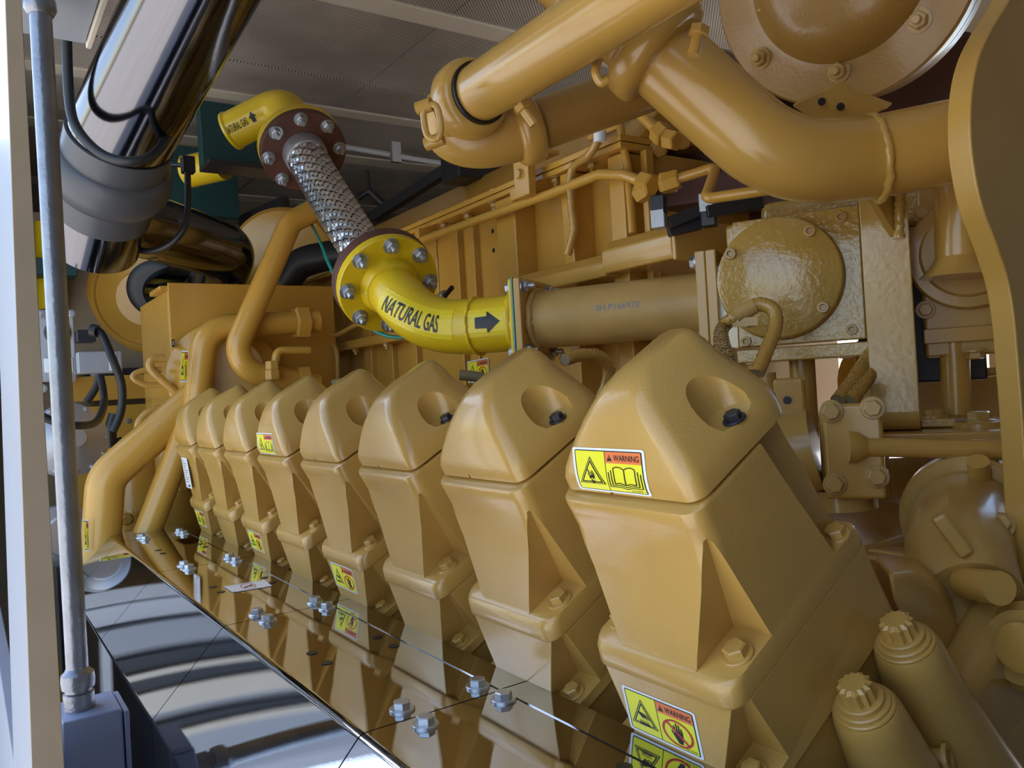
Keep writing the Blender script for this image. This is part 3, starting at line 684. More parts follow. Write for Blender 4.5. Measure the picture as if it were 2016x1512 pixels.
# big elbow with band clamp
be = thing('charge_air_elbow', 'large tan elbow pipe sweeping right with a weld bead and thick band clamp', 'pipe')
ep = [atD(1085, -85, 1.16), atD(1535, 320, 1.10), atD(1712, 312, 1.12), atD(1960, 262, 1.10)]
epath = fillet(ep, [.13, .2], 14)
MB().tube(epath, .057, 44).build('elbow', 'paint', be, 0, 60)
wp = atD(1722, 312, 1.12); weld(wp, (ep[2] - ep[3]).normalized(), .0572, 'weld_bead', 'paint', be, .006)
cdir = (ep[1] - ep[0]).normalized(); cc = atD(1288, 95, 1.12)
cl = clampring(cc, cdir, .068, .046, 'band_clamp', 'paint', be)
stud(atD(1378, 52, .985), (atD(1370, 86, .985) - atD(1378, 52, .985)).normalized(), .0075, .036, cl)
MB().tube(spline([atD(1178, 118, 1.04), atD(1172, 140, 1.03), atD(1182, 162, 1.03), atD(1196, 158, 1.03)], 6), .006, 10).build('toggle_hook', 'paint', cl)
# turbocharger housing
tb = thing('turbo_housing', 'dark tan round turbocharger housing with bolted rim, top right', 'turbocharger')
tn = tilt(1650, -50, 20, -.55, -.2); tc_ = atD(1645, -62, 1.36)
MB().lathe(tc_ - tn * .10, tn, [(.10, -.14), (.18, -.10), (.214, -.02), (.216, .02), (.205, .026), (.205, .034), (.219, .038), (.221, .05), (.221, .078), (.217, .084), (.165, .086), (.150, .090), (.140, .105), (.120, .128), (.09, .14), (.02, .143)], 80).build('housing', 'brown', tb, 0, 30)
a_, b_ = ortho(tn)
for q in ((1497, 115), (1652, 140), (1810, 40), (1385, -20)):
    p = pl(*q, tc_ - tn * .014, tn); put('nut', NP, p, tn, tb, .0145, .3)
d = Decal()
for i, ch in enumerate('BLYX'): d.text(ch, 0, 0, .001, 1, 'black')
d.items = []; d.text('BLXX', 0, .02, .03, 1, 'cast', 1, .001); d.text('LX', -.07, .045, .03, 1, 'cast', 1, .001)
ex = (a_ if a_.dot(ray(1900, 100) - ray(1300, 100)) > 0 else -a_); ey = tn.cross(ex)
pc = pl(1525, 42, tc_ + tn * .012, tn); d.build('cast_letters', lambda u, v, L: pc - (ex * u * math.cos(.5) - ey * u * math.sin(.5)) + (ey * v * math.cos(.5) + ex * v * math.sin(.5)) + tn * .001, tb)
# bracket arm below the turbo
arm = thing('turbo_bracket', 'small tan steel bracket arm with two holes under the turbocharger rim', 'bracket')
bp_ = [atD(*q) for q in ((1556, 208, 1.25), (1640, 168, 1.25), (1672, 186, 1.24), (1748, 214, 1.24), (1700, 236, 1.25), (1620, 250, 1.26))]
MB().prism(bp_, V((.02, .0, .012))).build('arm', 'paint', arm, .003)
for q in ((1618, 200), (1655, 210)): put('hole', hole, atD(*q, 1.235), tilt(*q, 10, 0, 1), arm, .006)
# maroon manifold behind
mm = thing('exhaust_manifold', 'dark maroon cast exhaust manifold seen between tan pipes', 'manifold')
mp0 = atD(1375, 265, 1.75)
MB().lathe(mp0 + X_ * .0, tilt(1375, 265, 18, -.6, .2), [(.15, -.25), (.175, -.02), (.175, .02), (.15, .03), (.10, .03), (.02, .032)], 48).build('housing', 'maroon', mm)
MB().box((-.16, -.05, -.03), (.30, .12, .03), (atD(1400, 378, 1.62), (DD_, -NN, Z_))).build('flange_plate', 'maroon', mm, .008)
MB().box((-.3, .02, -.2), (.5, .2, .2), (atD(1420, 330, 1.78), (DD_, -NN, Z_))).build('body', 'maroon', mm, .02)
for q, dd in (((1297, 293), 1.62), ((1345, 275), 1.6)): put('bolt', BA, atD(*q, dd), tilt(*q, 15, .2, .2), mm, .016, .3)
# oil line with hex fittings in front of the manifold
ol = thing('oil_line', 'short tan oil line with hex fittings in front of the maroon manifold', 'tube')
o0, o1 = atD(1240, 205, 1.58), atD(1300, 262, 1.52)
MB().cyl(o0, o1, .011, n=16).build('tube', 'amber', ol); od = (o1 - o0).normalized()
hexnut(o1 - od * .012, od, .021, .03, 'hex_fitting', 'amber', ol); hexnut(o1 + od * .02, tilt(1330, 275, 50, .9, .2), .019, .028, 'hex_fitting', 'amber', ol)
# zig-zag line
zz = thing('bent_tube', 'bent tan tube with a sharp Z kink below the large elbow', 'tube')
zp = fillet([atD(1325, 355, 1.35), atD(1411, 328, 1.32), atD(1388, 392, 1.25), atD(1520, 372, 1.2)], .014, 6)
MB().tube(zp, .0085, 14).build('tube', 'amber', zz)
hexnut(atD(1304, 362, 1.36), (atD(1330, 354, 1.35) - atD(1304, 362, 1.36)).normalized(), .017, .03, 'hex_fitting', 'amber', zz)
# vertical thin tube
vt = thing('thin_tube', 'thin vertical tan tube in front of the plenum end', 'tube')
MB().tube([atX(1214, 210, 1.12), atX(1236, 330, 1.10), atX(1246, 460, 1.08)], .0085, 12).build('tube', 'amber', vt)
# clip plate with two bolts
cp = thing('clip_plate', 'small tan clip plate with two bolts under the return pipe', 'bracket')
MB().box((-.05, -.004, -.045), (.05, .004, .035), (atX(1185, 225, 1.16), (-Y_, X_, Z_))).build('plate', 'amber', cp, .003)
for q in ((1166, 222), (1192, 219)): put('bolt', BA, atX(*q, 1.154), -X_, cp, .013, .3)
# charcoal coil terminals
tr_ = thing('terminal_frame', 'dark grey steel terminal frame between the box beam and large elbow', 'frame')
for (xa, ya), (xb, yb), dd in (((1315, 440), (1385, 412), 1.38), ((1390, 418), (1500, 400), 1.36), ((1315, 455), (1380, 440), 1.4)):
    p, q = atD(xa, ya, dd), atD(xb, yb, dd); MB().box((0, -.010, -.010), ((q - p).length, .010, .010), (p, ((q - p).normalized(), *ortho((q - p).normalized())))).build('bar', 'dark', tr_, .002)
for (x, y), m in (((1297, 405), 'dark'), ((1298, 432), 'alu'), ((1392, 400), 'alu'), ((1396, 428), 'dark')):
    p = atD(x, y, 1.37); MB().box((-.012, -.012, -.016), (.012, .012, .016), (p, (DD_, NN, Z_))).build('terminal', m, tr_, .002)
# ================================================================== RIGHT SIDE
# rounded manifold behind the valve
rm = thing('water_manifold', 'glossy tan manifold block with rounded top behind the gas valve', 'manifold')
bx = fr(1490, 440, -.02)
MB().box((0, -.2, -.03), (.33, -.04, .045), (bx, (DD_, NN, Z_))).build('top_block', 'peel', rm, .018, seg=4)
MB().box((.0, -.2, -.05), (.34, -.06, -.03), (bx, (DD_, NN, Z_))).build('flange', 'peel', rm, .003)
MB().box((.15, -.2, -.30), (.35, -.10, -.05), (bx, (DD_, NN, Z_))).build('body', 'dark', rm, .004)
MB().cyl(fr(1680, 515, -.05), fr(1745, 510, -.05), .013, n=16).build('stub', 'peel', rm); MB().cyl(fr(1680, 545, -.05), fr(1745, 542, -.05), .015, n=16).build('stub', 'peel', rm)
# strap bracket
st = thing('strap_bracket', 'wide vertical tan steel strap bracket with gusset and bent foot', 'bracket')
w0, w1 = fr(1704, 620, .12), fr(1800, 620, .12); sw_ = (w1 - w0).dot(DD_)
zt, zb = fr(1750, 360, .12).z, fr(1750, 850, .12).z
o_ = V((w0.x, w0.y, 0)) + DD_ * 0
pf = fillet([V((0, 0, zt)), V((0, 0, zb)), V((.16, 0, zb))], .03, 8)
outer = [o_ - NN * p.x + Z_ * p.z for p in pf]
inner = [o_ - NN * p.x + Z_ * p.z for p in fillet([V((.014, 0, zt)), V((.014, 0, zb + .014)), V((.16, 0, zb + .014))], .018, 8)]
MB().prism(outer + inner[::-1], DD_ * sw_).build('strap', 'gloss', st, .002)
gp = [fr(1700, 386, .13), fr(1712, 386, .13), fr(1712, 420, .13), fr(1762, 465, .13), fr(1800, 430, .13), fr(1800, 380, .13)]
g0, g1, g2 = fr(1708, 405, .12), fr(1752, 468, .12), fr(1708, 380, .12)
MB().prism([g2 + NN * .06, g0 + NN * .06, g1, g1 + Z_ * .07, g2 + DD_ * .035], DD_ * .010).build('gusset', 'gloss', st, .002)
weld_p = [fr(1770, y, .125) for y in range(385, 470, 6)]
MB().tube(weld_p, [random.uniform(.006, .009) for _ in weld_p], 10).build('weld_bead', 'gloss', st, 0, 80)
foot = o_ - NN * .10 + Z_ * (zb + .014) + DD_ * (sw_ * .5)
MB().box((sw_, -.14, zb), (sw_ + .05, -.06, zb + .014), (o_, (DD_, NN, Z_))).build('foot', 'gloss', st, .003)
put('bolt', BP, o_ + DD_ * (sw_ + .022) - NN * .1 + Z_ * (zb + .014), Z_, st, .014, .2)
# base plate under the strap + big washer bolt
bpz = zb
base = thing('mount_plate', 'flat tan mounting plate with a large washer bolt beside the strap foot', 'plate')
MB().box((-.04, -.30, bpz - .022), (.40, .03, bpz - .001), (o_, (DD_, NN, Z_))).build('plate', 'paint', base, .003)
wpz = pl(1928, 838, o_ + Z_ * bpz, Z_); put('bolt', BP, wpz + Z_ * .006, Z_, base, .0165, .3)
MB().lathe(wpz - Z_ * .002, Z_, [(.040, 0), (.040, .007), (.038, .009), (.01, .009)], 40).build('washer', 'paint', base)
MB().cyl(fr(1884, 815, -.02), fr(1878, 670, -.02), .022, n=28).build('post', 'paint', base)
# flange box at right with round boss and vertical pipe
rb = thing('pipe_boss', 'tan flange box with round boss carrying a vertical pipe, right of the strap', 'pipe fitting')
MB().box((.0, -.12, -.14), (.22, -.04, .14), (fr(1815, 530, .04), (DD_, NN, Z_))).build('box', 'cast', rb, .005)
pc_ = fr(1905, 470, .06)
MB().lathe(fr(1905, 500, 0), NN, [(.088, 0), (.088, .016), (.085, .02), (.07, .021), (.066, .026), (.02, .026)], 48).build('boss', 'cast', rb)
MB().cyl(fr(1893, 525, .075), fr(1890, 330, .075), .036, n=36).build('pipe', 'paint', rb)
MB().lathe(fr(1893, 545, .075), (fr(1890, 330, .075) - fr(1893, 545, .075)).normalized(), [(.058, 0), (.052, .006), (.042, .018), (.036, .03)], 36).build('collar', 'paint', rb)
for q in ((1815, 420), (1822, 610)): put('bolt', BP, fr(*q, .002), NN, rb, .011)
MB().box((.0, -.12, -.012), (.19, -.03, .012), (fr(1820, 662, .04), (DD_, NN, Z_))).build('flange', 'paint', rb, .002)
put('bolt', BP, fr(1918, 690, .02), -Z_, rb, .014)
# yellow round cover and beam far behind on the right
yb_ = thing('far_flywheel_cover', 'rounded orange-yellow cover glimpsed behind the strap bracket', 'cover')
MB().lathe(atD(1800, 745, 1.7), tilt(1800, 745, 30, .8, -.2), [(.12, -.1), (.115, 0), (.10, .03), (.06, .05), (.01, .055)], 40).build('cover', 'amber', yb_)
bb = thing('cross_beam', 'horizontal brown-tan beam glimpsed under the mounting studs', 'beam')
MB().box((-.1, -.4, -.09), (.45, -.32, .03), (fr(1830, 790, .0), (DD_, NN, Z_))).build('beam', 'dull', bb, .004)
MB().tube([fr(1815, 742, -.15), fr(1900, 738, -.15), fr(1985, 728, -.15)], .008, 10).build('strap', 'dull', bb)
# square bolted cover with rod
sq = thing('bolted_cover', 'thick square tan cover with four bolts and a rod to the right', 'cover')
so = fr(1608, 800, .27); QF = (so, (DD_, NN, Z_))
ww, hh = (fr(1732, 790, .27) - so).dot(DD_), (so - fr(1606, 978, .27)).z
MB().box((.0, -.075, -hh), (ww, -.0, .0), QF).build('block', 'cast', sq, .014, seg=4)
sqp = MB().box((.006, -.022, -hh - .002), (ww + .002, .010, .002), QF).build('plate', 'paint', sq, .006, seg=3)
for q in ((1637, 810), (1718, 803), (1644, 953), (1727, 938)): put('bolt', BP, fr(*q, .28), NN, sqp, .0118, .15)
rp0, rp1 = fr(1688, 880, .282), atY(2000, 886, .50)
MB().cyl(rp0, rp1, .0128, n=24).build('rod', 'paint', sq); MB().lathe(rp0 - NN * .001, (rp1 - rp0).normalized(), [(.022, -.012), (.021, 0), (.016, .008), (.0128, .014)], 24).build('rod_collar', 'paint', sq)
MB().cyl(fr(1500, 905, .235), fr(1608, 885, .235), .060, n=40).build('neck', 'cast', sq)
MB().cyl(atD(1925, 908, 1.02), atD(1930, 950, 1.04), .013, n=18).build('standoff', 'paint', sq)
MB().cyl(fr(1660, 960, .22), fr(1665, 1000, .22), .045, n=32).build('lower_neck', 'cast', sq)
ear = thing('sensor_bracket', 'small tan ear bracket with a hole above the square cover', 'bracket')
MB().box((-.022, -.02, -.034), (.022, -.002, .028), (fr(1553, 782, .24), (DD_, NN, Z_))).build('ear', 'paint', ear, .006, seg=3)
put('hole', hole, fr(1550, 788, .2395), NN, ear, .006)
MB().tube(spline([fr(1508, 735, .2), fr(1515, 770, .2), fr(1540, 790, .2), fr(1556, 800, .2)], 6), .014, 12).build('arm', 'cast', ear)
# near lifting plate at the right edge of the frame
lf = thing('lifting_plate', 'thick curved tan lifting plate close to the camera at the right edge', 'plate')
pp = [atY(*q, .455) for q in ((1975, -60), (1945, 10), (1905, 75), (1880, 130), (1866, 200), (1864, 280), (1872, 350), (1888, 420), (1915, 490), (1938, 560), (1950, 630), (1958, 720), (1968, 850), (1982, 1100), (1994, 1300), (2012, 1600))]
pp = spline(pp, 4)
MB().prism(pp + [V((1.5, .455, pp[-1].z)), V((1.5, .455, pp[0].z))], V((0, -.026, 0))).build('plate', 'paint', lf, .0025)
# ================================================================== ENGINE BLOCK, BOTTOM RIGHT
SW = lambda s_, y, w: HO + SD * s_ + WD * w + V((0, y, 0))
blk = thing('engine_block', 'tan cast engine block with two flanged bolts on round bosses', 'engine block')
BF = (HO, (SD, Y_, WD))
MB().box((-.06, -.085, -.9), (.32, 1.85, -.345), BF).build('block_deck', 'cast', blk, .01)
MB().box((.80, .62, .5), (1.7, 2.5, 1.26)).build('valley_wall', 'cast', blk, .02, seg=3)
MB().box((-.03, -.125, -.9), (.3, -.07, -.34), BF).build('end_wall', 'cast', blk, .02, seg=3)
for s_, y in ((.040, -.113), (.118, -.113)):
    b = MB(); p = SW(s_, y, -.243)
    b.lathe(p, -WD, [(.027, 0), (.029, .004), (.031, .02), (.035, .06), (.045, .13), (.057, .2), (.072, .32)], 36); b.build('boss', 'cast', blk)
    put('bolt', DD, p + WD * .0, WD, blk, .0150, s_)
MB().lathe(SW(.075, -.14, -.33), V((.3, -1, .2)), [(.014, 0), (.014, .004), (.009, .004), (.009, -.02)], 24, False).build('drain_hole', 'cast', blk)
# raised cover casting
rc = thing('timing_cover', 'raised tan cover casting with chamfered face to the right of the head bolts', 'cover')
c_ = [atY(*q, .50) for q in ((1722, 1095), (1800, 1098), (1870, 1135), (1905, 1215), (1940, 1372), (1925, 1378), (1850, 1400), (1790, 1290), (1735, 1160))]
c2 = [atY(*q, .44) for q in ((1750, 1130), (1800, 1122), (1850, 1160), (1880, 1225), (1915, 1350), (1905, 1358), (1850, 1372), (1800, 1270), (1760, 1180))]
b = MB(); b.rings([[p + Y_ * .12 for p in c_], c_, c2]); b.build('cover', 'cast', rc, .008, seg=3)
b = MB(); e_ = [atY(*q, .53) for q in ((1780, 1090), (1830, 1085), (1890, 1130), (1930, 1220), (1950, 1290), (1938, 1300), (1950, 1380), (1900, 1400), (1800, 1300))]
b.prism(e_, Y_ * .05).build('rim', 'cast', rc, .006)
# thermostat housing elbow
th_ = thing('thermostat_housing', 'tan cast water elbow with raised lettering and round plug at right', 'housing')
tq = [atD(1903, 1030, 1.05), atD(1888, 1090, .94), atD(1915, 1180, .87)]
MB().tube(spline(tq, 8), [.066 - .0010 * i for i in range(17)], 36).build('elbow', 'cast', th_, 0, 60)
MB().lathe(atD(1908, 1022, 1.06), (tq[1] - tq[0]).normalized(), [(.06, -.03), (.080, -.03), (.084, -.024), (.084, .0), (.079, .004), (.06, .004)], 44).build('rim', 'cast', th_)
MB().cyl(atD(1900, 1148, .86), atD(1968, 1158, .80), .017, n=24).build('plug', 'paint', th_)
MB().box((-.02, -.008, -.008), (.03, .008, .008), (atD(1868, 1045, .865), (V((.3, -.4, -.8)).normalized(), *ortho(V((.3, -.4, -.8)))))).build('rib', 'cast', th_, .004)
put('bolt', BP, atD(1968, 1035, .93), tilt(1968, 1035, 20, 0, -1), th_, .012)
big = thing('water_manifold_pipe', 'broad tan horizontal manifold pipe, shade in its colour, behind the thermostat housing', 'pipe')
MB().tube([fr(1560, 1000, -.16), fr(2010, 985, -.16)], .085, 40).build('pipe', 'brown', big)  # brown puts the shade of the deep valley into the pipe colour
fb = thing('front_housing', 'smooth tan front housing with raised casting letters in the lower right corner', 'housing')
f_ = [atY(*q, .42) for q in ((1862, 1512), (1890, 1462), (1925, 1412), (1965, 1370), (2040, 1360), (2080, 1400), (2080, 1640), (1850, 1640))]
b = MB(); cxy = sum(f_, V((0, 0, 0))) / len(f_); b.rings([[p + Y_ * .2 for p in f_], f_, [p.lerp(cxy, .25) - Y_ * .025 for p in f_]]); b.build('housing', 'cast', fb, .015, seg=4)
for i, q in enumerate(((1880, 1500), (1893, 1480), (1906, 1460), (1919, 1441), (1932, 1424), (1946, 1408))):
    p = atY(*q, .418); MB().box((-.006, -.004, -.003), (.006, .004, .003), (p, (V((.6, 0, -.5)).normalized(), Y_, V((.5, 0, .6)).normalized()))).build('cast_mark', 'cast', fb, .0015)
sn = thing('sensor_plug', 'round yellow-ended plug half hidden behind the lifting plate', 'plug')
MB().lathe(atD(2026, 1275, .80), tilt(2000, 1275, 30, -.7, 0), [(.045, -.04), (.045, 0), (.036, .008), (.036, .014)], 32).build('body', 'cast', sn); MB().lathe(atD(2022, 1275, .79), tilt(2000, 1275, 30, -.7, 0), [(.024, 0), (.024, .014), (.02, .016)], 28).build('cap', 'paint', sn)
for q in ((1952, 1332), (1990, 1318)): put('bolt', BP, atD(*q, .82), Z_, sn, .011)
# dark valley behind heads
# ================================================================== HARNESSES
def loom(name, label, pts, r, m='loom'):
    t = thing(name, label, 'cable'); path = spline(pts, 10); MB().tube(path, r * .93, 14).build('core', m, t)
    b = MB(); N, cumL = 8, sum((q - p).length for p, q in zip(path[:-1], path[1:])); turns = cumL / (r * 4.5); SG = max(24, int(turns * 14))
    for sgn in (1, -1):
        for k in range(N):
            L_, R_ = [], []
            for i in range(SG + 1):
                tt = i / SG; th = 6.28318 * (k / N + sgn * turns * tt); p, T = along(path, tt); a, c = ortho(T, V((.31, .52, .79)))
                rad = a * math.cos(th) + c * math.sin(th); tan = c * math.cos(th) - a * math.sin(th); wv = math.cos(N * sgn * turns * 6.28318 * tt + 3.14159 * k + (0 if sgn > 0 else 3.14159))
                wd = (tan * .7 - T * sgn).normalized() * r * .17; q = p + rad * r * (1 + .06 * wv); L_.append(q - wd); R_.append(q + wd)
            o = len(b.v); b.v += [x for pr in zip(L_, R_) for x in pr]
            for i in range(SG): b.f.append([o + 2 * i, o + 2 * i + 1, o + 2 * i + 3, o + 2 * i + 2]); b.m.append(0)
    b.build('braid', 'paint', t, 0, 60, kind='stuff'); return t
l1 = loom('braided_cable', 'braided tan cable arching over the round valve cover to the nearest head', [SW(.138, -.035, .045), fr(1420, 652, .33), fr(1445, 625, .31), fr(1490, 600, .30), fr(1522, 610, .30), fr(1526, 645, .31), fr(1505, 700, .34), fr(1490, 735, .36)], .0095)
q0, q1 = fr(1447, 623, .312), fr(1484, 603, .303); MB().cyl(q0, q1, .0112, n=16).build('sleeve', 'dull', l1); MB().box((-.02, -.001, -.012), (.015, .001, .0), (fr(1470, 625, .315), (DD_, NN, Z_))).build('tag', 'dull', l1)
loom('braided_cable', 'braided cable looping behind the second cover under the tan pipe', [atD(1112, 708, .98), atD(1140, 700, 1.0), atD(1175, 700, 1.02), atD(1198, 722, 1.04), atD(1194, 760, 1.05), atD(1180, 790, 1.05)], .008)
loom('braided_cable', 'left one of two braided cables climbing behind the strap bracket', [fr(1650, 790, .2), fr(1682, 745, .14), fr(1716, 690, .08), fr(1735, 640, .05)], .011)
loom('braided_cable', 'right one of two braided cables climbing behind the strap bracket', [fr(1672, 792, .2), fr(1702, 752, .14), fr(1728, 712, .08), fr(1750, 655, .05)], .011)
loom('braided_cable', 'thin braided cable hanging down the plenum side below the white tag', [atX(1135, 225, 1.06), atX(1168, 245, 1.05), atX(1180, 268, 1.05), atX(1160, 305, 1.05), atX(1126, 335, 1.06), atX(1125, 400, 1.06), atX(1130, 450, 1.06), atX(1118, 500, 1.06)], .0085)
for q0, q1, q2, dd, lab in (((905, 738), (940, 742), (978, 752), 1.35, 'dark cable behind the third cover, crossing a yellow label'), ((655, 756), (680, 752), (705, 764), 1.9, 'dark cable end behind the fifth cover')):
    t = thing('dark_cable', lab, 'cable'); MB().tube(spline([atD(*q0, dd), atD(*q1, dd), atD(*q2, dd)], 6), .009, 12).build('cable', 'loom', t)
wtag = thing('cable_tag', 'small white printed sleeve on the hanging cable', 'tag'); MB().cyl(atX(1181, 258, 1.048), atX(1181, 280, 1.048), .0125, n=16).build('sleeve', 'lwhite', wtag)
# cable clips with bent loom along lower plenum
wl2 = thing('wire_loop', 'tan wire loop tied to the lower plenum rail left of the yellow elbow', 'cable')
MB().tube(spline([atX(735, 628, 1.03), atX(700, 640, 1.03), atX(660, 660, 1.03), atX(620, 658, 1.03), atX(592, 650, 1.03), atX(590, 668, 1.03), atX(606, 662, 1.03), atX(640, 666, 1.03), atX(662, 690, 1.03), atX(665, 750, 1.03)], 6), .008, 10).build('wire', 'paint', wl2)
gw = thing('ground_wire', 'thin green ground wire running behind the braided hose', 'wire')
MB().tube(spline([atD(590, 400, 2.7), atD(612, 440, 2.5), atD(632, 480, 2.1), atD(650, 525, 2.0), atD(690, 600, 1.95), atD(730, 645, 1.9), atD(765, 662, 1.87), atD(800, 664, 1.85)], 8), .0045, 8).build('wire', 'teal', gw)
bs = thing('bleed_screw', 'small blue-tipped dark bleed screw above the yellow elbow', 'screw')
MB().cyl(atX(868, 592, .95), atX(890, 566, .95), .006, n=12).build('stem', 'dark', bs); MB().cyl(atX(866, 588, .95), atX(876, 578, .95), .010, n=12).build('cap', 'zinc', bs)
warn_decal('hand', '').build('warning_label', quadmap(*[atX(*q, 1.128) for q in ((920, 712), (962, 704), (963, 750), (922, 754))]), plen, 'yellow warning label above the third cover')
MB().box((1.13, 1.6, 1.44), (1.16, 1.79, 1.66)).build('lower_panel', 'amber', plen, .003)
# ================================================================== LEFT SIDE
cd = thing('conduit', 'galvanised steel conduit running vertically at the left edge', 'conduit')
cx_, cy_ = .113, 1.255
MB().cyl(V((cx_, cy_, 1.10)), V((cx_, cy_, 2.10)), .0139, n=28).build('tube', 'galv', cd)
MB().lathe(V((cx_, cy_, 1.098)), Z_, [(.0195, 0), (.0195, .022), (.0165, .024), (.0165, .028), (.0205, .029), (.0215, .040), (.0205, .048), (.016, .052), (.0139, .056)], 28).build('lower_connector', 'galv', cd)
MB().lathe(V((cx_, cy_, 2.09)), -Z_, [(.024, 0), (.024, .012), (.017, .014), (.017, .020), (.0195, .024), (.0205, .036), (.0165, .044), (.0139, .046)], 28).build('upper_connector', 'galv', cd)
jb = thing('junction_box', 'grey steel junction box tinted with sky blue at the foot of the conduit', 'junction box')
q0, q1, q2 = atZ(122, 1425, 1.098), atZ(241, 1394, 1.098), atZ(221, 1358, 1.098)
MB().box((q0.x, q1.y, .62), (q1.x, q2.y, 1.098)).build('body', 'box', jb, .003)
MB().box((q1.x + .0015, q1.y - .002, .615), (q1.x + .008, q2.y + .004, 1.094)).build('lid', 'box', jb, .0015)
ub = thing('ceiling_junction_box', 'light grey steel box above the conduit at the top left', 'junction box')
p = atZ(172, 88, 2.088); MB().box((p.x - .13, p.y - .34, 2.088), (p.x - .003, p.y, 2.24)).build('body', 'grey', ub, .003); MB().box((p.x - .002, p.y - .34, 2.082), (p.x + .006, p.y + .002, 2.245)).build('lid', 'cream', ub, .0015)
# polished duct
du = thing('intake_duct', 'large dark polished metal duct descending from the top left', 'duct')
dp = [atD(430, -110, 1.55), atD(238, 268, 1.88), atD(192, 452, 2.06)]
ax = (dp[1] - dp[0]).normalized(); 
MB().cyl(dp[0], dp[1] + ax * .02, .112, n=64).build('duct', 'chrome', du)
sd = (dp[2] - dp[1]).normalized()
MB().lathe(dp[1] + sd * .03, sd, [(.10, -.03), (.118, -.03), (.118, .03), (.128, .035), (.136, .06), (.138, .085), (.134, .11), (.124, .128), (.112, .132), (.112, .20), (.10, .2)], 64).build('boot', 'silicone', du, 0, 50)
MB().cyl(dp[1] + sd * .13, dp[2] + sd * .05, .108, n=56).build('lower_duct', 'chrome', du)
p2 = [atD(205, 425, 2.12), atD(300, 448, 2.3), atD(445, 495, 2.55), atD(420, 575, 2.85), atD(305, 570, 3.02)]
MB().tube(fillet(p2, [.02, .09, .12], 10), .092, 48).build('cross_duct', 'chrome', du, 0, 60)
s1 = thing('duct_strap', 'black rubber hanger strap looped under the polished duct', 'strap')
MB().tube(spline([atD(131, 70, 1.72), atD(136, 190, 1.72), atD(150, 250, 1.71), atD(195, 300, 1.70), atD(250, 318, 1.70), atD(300, 306, 1.73), atD(328, 272, 1.80)], 8), .0105, 12).build('strap', 'rubber', s1)
s2 = thing('duct_strap', 'black hanger strap hooked under the crossing duct, right of the boot', 'strap')
MB().tube(spline([atD(368, 318, 2.15), atD(370, 400, 2.12), atD(362, 450, 2.10), atD(330, 484, 2.10), atD(285, 494, 2.12), atD(240, 478, 2.15)], 8), .0085, 12).build('strap', 'rubber', s2); MB().box((-.016, -.016, -.022), (.016, .016, .022), (atD(370, 325, 2.15), (X_, Y_, Z_))).build('hook_block', 'dark', s2, .003)
MB().cyl(atD(300, 322, 2.2), atD(366, 326, 2.15), .006, n=12).build('rod', 'dark', s2)
# air cleaner
ac = thing('air_cleaner', 'round amber air cleaner end with black hose collar at far left', 'air cleaner')
an_ = tilt(285, 590, 14, -.5, .3); acp = atD(292, 585, 3.08)
MB().lathe(acp - an_ * .1, an_, [(.215, -.1), (.222, .02), (.226, .05), (.226, .07), (.21, .085), (.195, .088), (.19, .075), (.11, .105), (.105, .14), (.02, .14)], 64).build('housing', 'amber', ac); MB().lathe(atD(312, 568, 2.95), an_, [(.075, -.05), (.105, -.04), (.105, .02), (.09, .03), (.07, .03)], 48).build('hose_collar', 'rubber', ac)
# panel box
pb = thing('guard_box', 'large flat yellow sheet metal guard box behind the coolant pipes', 'box')
MB().box((.522, 2.55, 1.25), (1.04, 2.56, 1.872)).build('front_sheet', 'amber', pb, .002); MB().box((.520, 2.56, 1.25), (.530, 3.0, 1.85)).build('side_sheet', 'amber', pb, .002)
MB().box((.5, 2.56, 1.85), (.535, 2.72, 1.864)).build('top_lip', 'amber', pb, .003)
MB().box((.60, 2.47, 1.42), (1.04, 2.55, 1.50)).build('lower_shelf', 'amber', pb, .01)
d = Decal(); d.rect(-.5, -.5, .5, .5, 'black', 1); d.rect(-.2, -.25, .2, .25, 'lgrey', 2)
d.build('latch_plate', quadmap(*[atX(*q, .5195) for q in ((338, 668), (344, 668), (345, 683), (339, 683))], .5, .5), pb)
def pipe(name, label, pts, r, fr_, m='amber', seg=28):
    t = thing(name, label, 'pipe'); MB().tube(fillet(pts, fr_, 12), r, seg).build('pipe', m, t, 0, 60); return t
A2 = [atY(*q, 2.40) for q in ((625, 632), (405, 645), (386, 800), (285, 1060))]
pA = pipe('coolant_pipe', 'yellow coolant pipe bending from the hex union down toward the guard', A2, .036, [.085, .14])
hexnut(atY(578, 636, 2.40), X_, .052, .045, 'union_nut', 'amber', pA)
warn_decal('hand', '').build('warning_label', quadmap(*[atY(*q, 2.352) for q in ((357, 690), (371, 691), (369, 752), (354, 752))], ), pA, 'narrow yellow warning label')
B2 = [atY(*q, 2.34) for q in ((660, 392), (572, 438), (448, 725), (625, 758))]
pB = pipe('coolant_pipe', 'yellow coolant pipe crossing diagonally in front of the guard box', B2, .034, [.07, .075])
hexnut(atY(585, 750, 2.34), X_, .046, .035, 'union_nut', 'amber', pB)
C2 = [atY(*q, 2.44) for q in ((395, 775), (208, 940), (196, 1110))]
pC = pipe('coolant_pipe', 'thick yellow pipe with angled end and label at the far end of the guard', C2, .050, [.09])
warn_decal('hand', '').build('warning_label', quadmap(*[atY(*q, 2.385) for q in ((164, 1022), (174, 1024), (176, 1084), (167, 1086))]), pC, 'narrow yellow warning label')
fu = thing('valve_fitting', 'small tan hex valve fitting standing above the row of covers', 'fitting')
MB().tube(fillet([atY(610, 690, 2.30), atY(545, 690, 2.30), atY(538, 745, 2.30)], .02, 6), .012, 12).build('tube', 'amber', fu)
